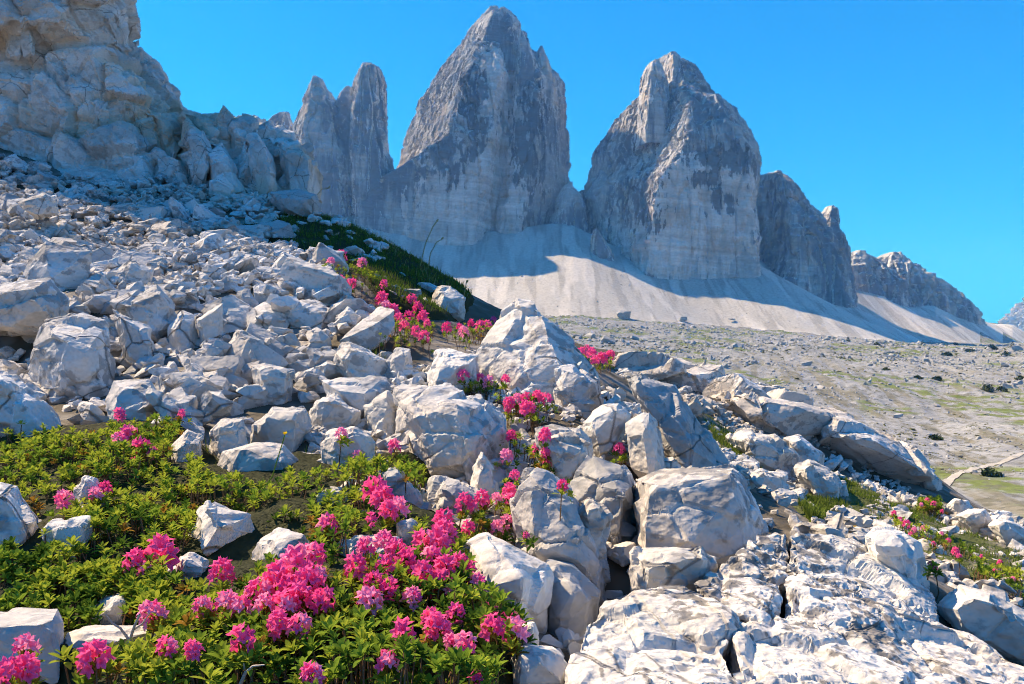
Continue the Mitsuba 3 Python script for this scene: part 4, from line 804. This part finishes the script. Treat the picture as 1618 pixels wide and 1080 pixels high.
shrub('wide yellow green alpenrose mat on the left with a few pale pink flower heads', [[(0, 665), (60, 660), (130, 690), (270, 660), (300, 700), (350, 745), (480, 750), (560, 730), (640, 720), (690, 720), (660, 760), (580, 800), (545, 850), (500, 850), (400, 800), (330, 790), (280, 870), (200, 930), (130, 880), (60, 880), (70, 830), (0, 760)]], 2000,
      [(189, 658, 12), (204, 690, 20), (224, 714, 20), (190, 700, 15), (287, 656, 10), (102, 793, 18), (151, 783, 16), (166, 775, 14), (517, 836, 20), (566, 723, 13), (624, 708, 16), (540, 688, 11), (603, 791, 25), (592, 780, 23), (628, 805, 22), (585, 823, 16), (612, 812, 20), (240, 718, 14)], dark=.15, leafy=60)
shrub('dark green alpenrose mat without flowers at the left edge', [[(0, 870), (130, 880), (260, 900), (250, 960), (150, 985), (0, 975)]], 600, [], dark=.8, leafy=20)
shrub('alpenrose clump on the slope below the shaded grass, many pink flower heads', [[(505, 400), (580, 405), (600, 440), (650, 470), (690, 520), (690, 550), (650, 560), (595, 560), (590, 510), (560, 470), (510, 455)]], 420,
      [(523, 415, 10), (540, 407, 10), (571, 417, 10), (517, 438, 10), (540, 444, 11), (554, 450, 10), (606, 452, 10), (604, 475, 11), (610, 487, 10), (624, 493, 11), (608, 506, 11), (639, 518, 12), (651, 475, 10), (661, 489, 11), (647, 502, 11), (657, 526, 11), (670, 534, 10), (668, 504, 11), (630, 505, 10), (675, 512, 9)], dark=.2)
shrub('small alpenrose clump at the left foot of the pointed boulder', [[(700, 520), (740, 508), (785, 505), (770, 545), (740, 560), (708, 550)]], 110, [(705, 520, 10), (733, 526, 11), (756, 516, 11), (770, 518, 10), (779, 508, 9), (745, 512, 9), (726, 518, 8)], dark=.2)
shrub('alpenrose clump growing in the gap right of the big grey boulder', [[(725, 600), (800, 605), (870, 640), (860, 670), (820, 670), (760, 625), (728, 618)]], 150,
      [(733, 596, 12), (748, 594, 13), (770, 605, 13), (799, 602, 11), (805, 640, 14), (818, 633, 13), (832, 633, 13), (849, 631, 13), (865, 633, 13), (830, 650, 13), (760, 598, 11), (842, 645, 12)], dark=.4)
shrub('alpenrose sprays between the square block and the big grey boulder', [[(815, 690), (870, 690), (880, 745), (920, 770), (905, 790), (850, 745), (820, 720)]], 90, [(807, 691, 12), (861, 691, 12), (865, 728, 13), (846, 709, 9), (862, 716, 10), (801, 724, 12), (812, 753, 13), (888, 769, 12)], dark=.5)
shrub('alpenrose clump in the cleft left of the jagged blue grey rock', [[(725, 790), (820, 770), (830, 850), (800, 860), (740, 830)]], 110, [(733, 798, 18), (761, 791, 15), (804, 781, 17), (786, 788, 14), (740, 837, 14), (786, 837, 13), (800, 827, 13), (748, 805, 12), (808, 795, 13), (832, 848, 8)], dark=.5)
shrub('alpenrose tuft on the skyline right of the pointed boulder', [[(890, 555), (940, 560), (972, 572), (965, 592), (910, 585)]], 70, [(902, 543, 9), (919, 559, 11), (935, 561, 11), (950, 570, 11), (962, 563, 9), (940, 572, 10), (928, 552, 8)], dark=.3)
shrub('single pink flower sprig in a dark crack beside the leaning wedge', [[(962, 722), (990, 722), (988, 745), (965, 745)]], 14, [(979, 712, 11)])
for lab, poly, fl in (('reddish low alpenrose at the right tip of the overhanging ledge', [(1448, 790), (1485, 788), (1495, 815), (1455, 815)], [(1465, 792, 5), (1475, 797, 5), (1456, 798, 4), (1488, 808, 4)]),
                      ('low alpenrose strip with faded pink flowers in the right hand meadow', [(1405, 810), (1450, 820), (1530, 860), (1560, 890), (1500, 885), (1420, 845)], [(1432, 830, 7), (1445, 838, 6), (1422, 822, 5), (1460, 836, 5), (1488, 845, 5), (1510, 873, 7), (1515, 880, 5), (1475, 860, 5), (1550, 880, 5), (1412, 812, 5), (1440, 845, 5), (1498, 855, 5)]),
                      ('low alpenrose at the right edge with a few faded flowers', [(1540, 880), (1618, 900), (1618, 960), (1560, 930)], [(1580, 890, 5), (1572, 905, 5), (1600, 915, 5), (1478, 900, 6), (1470, 892, 5)])):
    shrub(lab, [poly], 150, fl, size=.022, dark=.45)

def grow(name, label, polys, n, hmin, hmax, mat, wid=.004, seed=1, lean=.45, cat='grass'):
    r = np.random.default_rng(seed); vs, fs, o = [], [], 0
    for poly in polys:
        c3 = np.array([hit(x, y) for x, y in poly]); lo, hi = c3.min(0) - .2, c3.max(0) + .2
        m = n // len(polys); got = 0
        for _ in range(40):
            x, y = r.uniform(lo[0], hi[0], 6000), r.uniform(lo[1], hi[1], 6000); z = H(x, y); px, py = proj(np.stack([x, y, z], -1))
            ok = inpoly(poly, px, py) & (meshkit.fbm(np.stack([x / .35, y / .35, 0 * x], -1), 3, seed) > r.uniform(.38, .56, len(x)))
            for i in np.nonzero(ok)[0][:m - got]:
                L = r.uniform(hmin, hmax); a_ = r.uniform(0, 6.28); dx, dy = math.cos(a_), math.sin(a_); b_ = r.uniform(.1, lean) * L
                t = np.array([0, .4, .75, 1.0]); c = np.stack([x[i] + dx * b_ * t ** 2, y[i] + dy * b_ * t ** 2, z[i] - .01 + L * t * (1 - .25 * t * lean)], -1)
                w = wid * np.array([1, .85, .55, .05])[:, None] * np.array([-dy, dx, 0])
                vs.append(np.vstack([c - w, c + w])); k = o
                fs += [[k + q, k + q + 1, k + q + 5] for q in range(3)] + [[k + q, k + q + 5, k + q + 4] for q in range(3)]; o += 8
            got += int(min(ok.sum(), m - got))
            if got >= m: break
    scene[name] = mikit.ply((np.vstack(vs), np.array(fs)), mat, smooth=True); tag(name, label, cat, None, 'stuff')
RIDGE = [(345, 362), (420, 358), (500, 325), (575, 345), (630, 378), (690, 420), (745, 470), (720, 505), (650, 500), (600, 470), (560, 420), (470, 395), (400, 378)]
grow('ridge_grass', 'dense dark green grass on the shaded ridge below the outcrop', [RIDGE], 17000, .04, .13, 'mat_grass_dark', .006, 11)
grow('ridge_grass_tufts', 'taller green grass tufts standing up from the bank below the outcrop', [RIDGE], 3000, .07, .15, 'mat_grass', .006, 15)
grow('ridge_grass_dry', 'pale dry grass tips along the crest of the ridge', [[(500, 332), (560, 358), (612, 390), (672, 434), (724, 478), (715, 488), (660, 446), (600, 406), (540, 366)]], 350, .10, .22, 'mat_grass_dry', .003, 12, .7)
MEADOW = [[(1105, 655), (1130, 665), (1200, 730), (1215, 750), (1180, 745), (1130, 700)], [(1290, 745), (1340, 765), (1400, 790), (1330, 800), (1310, 780)], [(1330, 790), (1420, 800), (1480, 830), (1618, 880), (1618, 960), (1560, 930), (1480, 890), (1400, 850)], [(1250, 790), (1330, 800), (1360, 830), (1280, 825)]]
grow('meadow_grass', 'short green grass between the stones of the right hand slope', MEADOW, 20000, .03, .09, 'mat_grass', .0035, 13)
grow('mat_grass_tufts', 'thin grass blades among the leaves and stones', [SCREE[8:14], [(0, 680), (600, 700), (640, 800), (400, 860), (200, 930), (0, 900)], [(230, 920), (800, 950), (760, 1080), (240, 1080)]], 1500, .03, .09, 'mat_grass', .0022, 14)
labels['grass_tufts'] = labels.pop('mat_grass_tufts'); scene['grass_tufts'] = scene.pop('mat_grass_tufts')

# moss cushions under the shrubs
def carpet(name, label, polys, lift, seed):
    vs, fs, o = [], [], 0
    m = np.zeros(GZ.shape, bool); px, py = proj(np.stack([_gx, np.maximum(_gy, .3), GZ], -1))
    for p in polys: m |= inpoly(p, px, py)
    from scipy.ndimage import gaussian_filter
    soft = gaussian_filter(m.astype(float), 2.0)
    ex = (soft > .15)
    z = GZ + (lift * (.4 + 1.2 * meshkit.fbm(np.stack([_gx / .12, _gy / .12, 0 * _gx], -1), 4, seed)) + .02) * np.clip((soft - .15) / .5, 0, 1) - .02 * (1 - np.clip((soft - .15) / .3, 0, 1))
    idx = -np.ones(GZ.shape, int); idx[ex] = np.arange(ex.sum())
    v = np.stack([_gx[ex], _gy[ex], z[ex]], -1)
    q = ex[:-1, :-1] & ex[1:, :-1] & ex[1:, 1:] & ex[:-1, 1:]
    i, j = np.nonzero(q); Q = np.stack([idx[i, j], idx[i + 1, j], idx[i + 1, j + 1], idx[i, j + 1]], -1)
    scene[name] = mikit.ply((v, Q), 'mat_moss' if name == 'moss' else 'mat_turf', smooth=True); tag(name, label, name, None, 'stuff')
carpet('moss', 'dark green moss and low growth under the shrubs', [[(0, 680), (130, 690), (270, 670), (340, 745), (640, 730), (690, 730), (600, 800), (740, 860), (830, 990), (800, 1090), (0, 1090)], RIDGE], .03, 31)

carpet('turf', 'thin green turf between the stones of the right hand slope', MEADOW, .015, 37)
# yellow flower, dead twigs, grass stalks
def tube(pts_, radii, sides=6):
    p = np.array(pts_, float); t = np.gradient(p, axis=0); t /= np.linalg.norm(t, axis=1, keepdims=True)
    a_ = np.cross(t, [.2, .95, .1]); a_ /= np.linalg.norm(a_, axis=1, keepdims=True); b_ = np.cross(t, a_)
    th = np.arange(sides) * 2 * np.pi / sides
    v = p[:, None] + np.broadcast_to(radii, len(p))[:, None, None] * (np.cos(th)[None, :, None] * a_[:, None] + np.sin(th)[None, :, None] * b_[:, None])
    i, j = np.meshgrid(np.arange(len(p) - 1), np.arange(sides), indexing='ij')
    q = np.stack([i * sides + j, i * sides + (j + 1) % sides, (i + 1) * sides + (j + 1) % sides, (i + 1) * sides + j], -1).reshape(-1, 4)
    return v.reshape(-1, 3), np.vstack([q[:, [0, 1, 2]], q[:, [0, 2, 3]]])
def yellow(px, py, bx, by, d, r_, label, group=None, stem=True):
    k = key_for('yellow_flower'); tag(k, label, 'flower', group)
    tip = P(px, py, d)
    pet = []
    for j in range(11):
        v, f = leaf_mesh(1, .42, .1, n=3); v = v * r_; pet.append((v @ rotm([0, 1, 0], -25 - 20 * (j % 2)).T @ rotm([0, 0, 1], j * 360 / 11).T + tip, f))
    part(k, 'flower_head', mikit.ply(join(pet), 'mat_yellow', smooth=True))
    b_ = P(bx, by, d); mid = (tip + b_) / 2 + np.array([.02, 0, 0]) * d / 2.4
    part(k, 'stem', mikit.ply(tube([b_, b_ * .6 + mid * .4 + (tip - b_) * .02, mid, mid * .45 + tip * .55, tip], [.0016 * d / 2.4] * 5), 'mat_leaf', smooth=True))
yellow(450, 687, 389, 815, 2.3, .011, 'single yellow flower on a long bent stem in front of the stone slab')
for i, (x, y, w) in enumerate([(1518, 880, 'left of'), (1571, 898, 'among'), (1345, 825, 'beside'), (1350, 833, 'beside'), (1564, 908, 'among'), (1556, 905, 'among')]):
    q = hit(x, y + 6); yellow(x, y, x + 1, y + 8, q[1], .016, 'tiny yellow flower in the right hand meadow', 'yellow flowers in the right hand meadow')
k = key_for('dead_twig'); tag(k, 'bare grey branched twig in front of the flat pale slab at lower left', 'twig')
def br(lst, d, r0, r1): return tube([P(x, y, d - .01 * i) for i, (x, y) in enumerate(lst)], np.linspace(r0, r1, len(lst)))
part(k, 'main_stem', mikit.ply(br([(208, 1056), (203, 1040), (205, 1012), (212, 990), (221, 970)], 1.4, .004, .0018), 'mat_twig', smooth=True))
part(k, 'branch', mikit.ply(br([(205, 1012), (190, 992), (178, 985), (166, 970)], 1.4, .0024, .001), 'mat_twig', smooth=True))
part(k, 'branch', mikit.ply(br([(206, 1050), (225, 1035), (238, 1018), (246, 1000)], 1.4, .0028, .001), 'mat_twig', smooth=True))
part(k, 'branch', mikit.ply(br([(210, 995), (225, 985), (237, 968)], 1.39, .002, .0008), 'mat_twig', smooth=True))
k = key_for('dead_twig'); tag(k, 'short bleached twigs poking out of the flowers at the bottom edge', 'twig')
part(k, 'main_stem', mikit.ply(br([(378, 1085), (388, 1062), (400, 1052), (418, 1050)], 1.25, .003, .001), 'mat_twig', smooth=True))
part(k, 'branch', mikit.ply(br([(388, 1062), (385, 1048)], 1.25, .002, .001), 'mat_twig', smooth=True))
for lst, lab in (([(664, 420), (672, 385), (684, 358), (690, 350)], 'tall straight grass stalk on the ridge against the pale wall'), ([(676, 425), (680, 400), (690, 382), (698, 378)], 'shorter bent grass stalk next to the tall one on the ridge'),
                 ([(494, 335), (498, 312), (508, 299), (519, 297)], 'curved dry grass stalk at the end of the outcrop'), ([(730, 480), (734, 462), (737, 446)], 'lone thin grass stalk at the lower end of the grass ridge')):
    k = key_for('grass_stalk'); tag(k, lab, 'grass stalk')
    d = hit(lst[0][0], lst[0][1] + 12, 0, 3, 13)[1]
    part(k, 'stem', mikit.ply(tube([P(x, y, d) for x, y in lst], [.005] * len(lst), 4), 'mat_grass_dry', smooth=True))
    part(k, 'seed_head', mikit.ply(tube([P(*lst[-1], d), P(lst[-1][0] + 1, lst[-1][1] - 2, d), P(lst[-1][0] + 3, lst[-1][1] - 4, d)], [.006, .012, .004], 5), 'mat_grass_dry', smooth=True))

# ---------------------------------------------------------------- far things in the valley
def ghit(px, py, lo=60, hi=1250):
    d = np.geomspace(lo, hi, 900); x = (px - 809) / F * d; g = ground(x, d)[0]; z = (540 - py) / F * d
    i = np.nonzero(z < g)[0]; return P(px, py, d[i[0]]) if len(i) else None
vr = np.random.default_rng(5)
vs, fs, o = [], [], 0
x = vr.uniform(-60, 800, 60000); y = np.exp(vr.uniform(math.log(90), math.log(1150), 60000)); z, ist = ground(x, y)
dens = meshkit.fbm(np.stack([x / 60, y / 60, 0 * x], -1), 3, 8)
for xx, yy, zz, tt, dd in zip(x, y, z, ist, dens):
    if abs(xx) > yy * .68 or (tt and vr.random() < .93) or dd < vr.uniform(.3, .62): continue
    v, f = LOW[int(vr.integers(len(LOW)))]; s = min(.0013 * yy, .9) * vr.lognormal(0, .6)
    M = np.array((rot(vr, 25) @ T().scale(float(s))).matrix)[:3, :3]
    vs.append(v @ M.T + [xx, yy, zz + .1 * s]); fs.append(f + o); o += len(v)
tv, tf, to = [], [], 0
x = vr.uniform(-60, 700, 50000); y = np.exp(vr.uniform(math.log(90), math.log(900), 50000)); z, ist = ground(x, y)
u_, w_ = x * .25 + y * .97, x * .97 - y * .25
dens = meshkit.fbm(np.stack([u_ / 24, w_ / 5, 0 * x], -1), 3, 18) * .6 + .4 * meshkit.fbm(np.stack([x / 70, y / 90, 0 * x], -1), 2, 19)
for xx, yy, zz, tt, dd in zip(x, y, z, ist, dens):
    if abs(xx) > yy * .68 or tt or dd < vr.uniform(.46, .60): continue
    v, f = LOW[int(vr.integers(len(LOW)))]; s = min(.0017 * yy, .9) * vr.lognormal(0, .4)
    M = np.array((T().rotate([0, 0, 1], 75 + vr.normal(0, 14)) @ T().scale([float(s) * 1.5, float(s), float(s) * .7])).matrix)[:3, :3]
    tv.append(v @ M.T + [xx, yy, zz]); tf.append(f + to); to += len(v)
scene['tussocks'] = mikit.ply(trimesh.Trimesh(np.vstack(tv), np.vstack(tf), process=False), 'mat_tussock', smooth=True); tag('tussocks', 'low dark grass tussocks in streaks across the valley floor', 'grass', None, 'stuff')
bsdf('mat_tussock', lambda p, n, uv: mix((.06, .065, .03), (.13, .135, .06), noise(p.x * 2, p.y * 2, p.z * 2)), rough=.95)
bsdf('mat_valley_rock', lambda p, n, uv: mix((.23, .235, .24), (.39, .393, .395), fbm(p.x * .5, p.y * .5, p.z * .5, 3)), rough=.95)
scene['valley_rubble'] = mikit.ply(trimesh.Trimesh(np.vstack(vs), np.vstack(fs), process=False), 'mat_valley_rock', smooth=False); tag('valley_rubble', 'scattered grey rubble over the far valley floor', 'rubble', None, 'stuff')
for px, py, w, lab in ((985, 503, 13, 'house sized dark boulder alone at the foot of the scree'), (1225, 553, 6, 'dark boulder in the valley left of the scree tongue'), (1155, 508, 7, 'boulder at the upper end of the pale scree tongue'), (1418, 660, 9, 'boulder standing above the streaked slope in the valley'),
                       (1078, 508, 8, 'low boulder on the valley rim left of the scree tongue'), (1275, 578, 9, 'pale boulder in the middle of the valley'), (1238, 545, 5, 'small boulder beside the scree foot in the valley')):
    q = ghit(px, py)
    if q is None: continue
    s = w / F * q[1]; v, f = stone_variant(6000 + px, .12); v = v * [s, s, s * 1.3] + q + [0, 0, .4 * s]
    k = key_for('valley_boulder'); scene[k] = mikit.ply(trimesh.Trimesh(v, f, process=False), 'mat_valley_rock', smooth=30); tag(k, lab, 'boulder')
bsdf('mat_pine', lambda p, n, uv: mix((.018, .032, .012), (.05, .075, .022), noise(p.x * 1.5, p.y * 1.5, p.z * 1.5)))
for px, py, w, hgt in [(1340, 540, 3, 6), (1458, 545, 3, 5), (1600, 548, 3, 6), (1533, 556, 8, 3), (1560, 618, 9, 7), (1583, 618, 8, 5), (1496, 562, 8, 4), (1590, 562, 7, 5), (1478, 694, 11, 5), (1510, 545, 4, 3), (1567, 552, 9, 4), (1386, 545, 5, 3), (1480, 600, 8, 3), (1612, 600, 7, 4), (1566, 752, 14, 8), (1450, 598, 7, 3), (1400, 585, 6, 3)]:
    q = ghit(px, py)
    if q is None: continue
    s = q[1] / F; pr2 = np.random.default_rng(px); leaves = []
    for _ in range(160):
        u_ = pr2.normal(size=3); u_ /= np.linalg.norm(u_); rad = pr2.uniform(.5, 1) ** .5
        c = q + [u_[0] * w * s * rad, u_[1] * w * s * rad, abs(u_[2]) * hgt * s * rad * (1.6 - abs(u_[0]))]
        tri = c + pr2.normal(0, .22 * w * s, (3, 3)); leaves.append((tri, np.array([[0, 1, 2]])))
    k = key_for('dwarf_pine'); tag(k, {(1566, 752): 'dark dwarf pine shrub right beside the pale footpath', (1478, 694): 'lone dwarf pine shrub just above the footpath', (1560, 618): 'left one of the pair of dwarf pines at the right edge of the valley', (1583, 618): 'right one of the pair of dwarf pines at the right edge of the valley'}.get((px, py), 'small dark dwarf pine shrub dotted along the far valley rim'), 'shrub', 'dwarf pines on the valley floor')
    part(k, 'foliage', mikit.ply(join(leaves), 'mat_pine', smooth=False)); part(k, 'stem', mikit.ply(tube([q - [0, 0, .5], q + [0, 0, hgt * s * .4], q + [0, 0, hgt * s * .7]], [.25, .18, .1], 5), 'mat_stem', smooth=True))
pl = [ghit(x_, y_) for x_, y_ in ((1486, 775), (1495, 762), (1508, 752), (1530, 745), (1555, 738), (1580, 730), (1605, 723), (1640, 714))]
pl = np.array([q for q in pl if q is not None])
from scipy.interpolate import make_interp_spline
pl = pl[np.argsort(pl[:, 0])]
t = np.linspace(0, 1, 160); c = make_interp_spline(np.linspace(0, 1, len(pl)), gaussian_filter1d(pl[:, :2], .8, axis=0, mode='nearest'), k=2)(t)
tg = np.gradient(c, axis=0); tg /= np.linalg.norm(tg, axis=1, keepdims=True); nn = np.stack([-tg[:, 1], tg[:, 0]], -1)
rows = [np.column_stack([c + nn * w_, ground(*(c + nn * w_).T)[0] + .12]) for w_ in np.linspace(-.8, .8, 5)]
v = np.vstack(rows); n_ = len(t); q = [[a_ * n_ + i, a_ * n_ + i + 1, (a_ + 1) * n_ + i + 1, (a_ + 1) * n_ + i] for a_ in range(4) for i in range(n_ - 1)]
scene['path'] = mikit.ply((v, np.array(q)), 'mat_path', smooth=True); tag('path', 'narrow pale footpath crossing the valley at the right', None, None, 'structure')

# ---------------------------------------------------------------- air
scene['haze'] = {'type': 'cube', 'to_world': T().translate([0, 3000, 280]) @ T().scale([6600, 3400, 375]), 'bsdf': {'type': 'null'}, 'interior': {'type': 'ref', 'id': 'air'}}
tag('haze', 'thin blue mountain air', None, None, 'stuff')
for k in [k for k in scene if k.startswith('rosette_') or k.startswith('truss_')]:
    if not any(isinstance(d, dict) and d.get('type') == 'instance' and d['shapegroup']['id'] == k for d in scene.values()): del scene[k]
print(len(scene), 'entries', sum(len(meshkit.WRITTEN[d['filename']][1]) for d in scene.values() if d.get('type') == 'ply'), 'triangles', len(cand), 'stones')
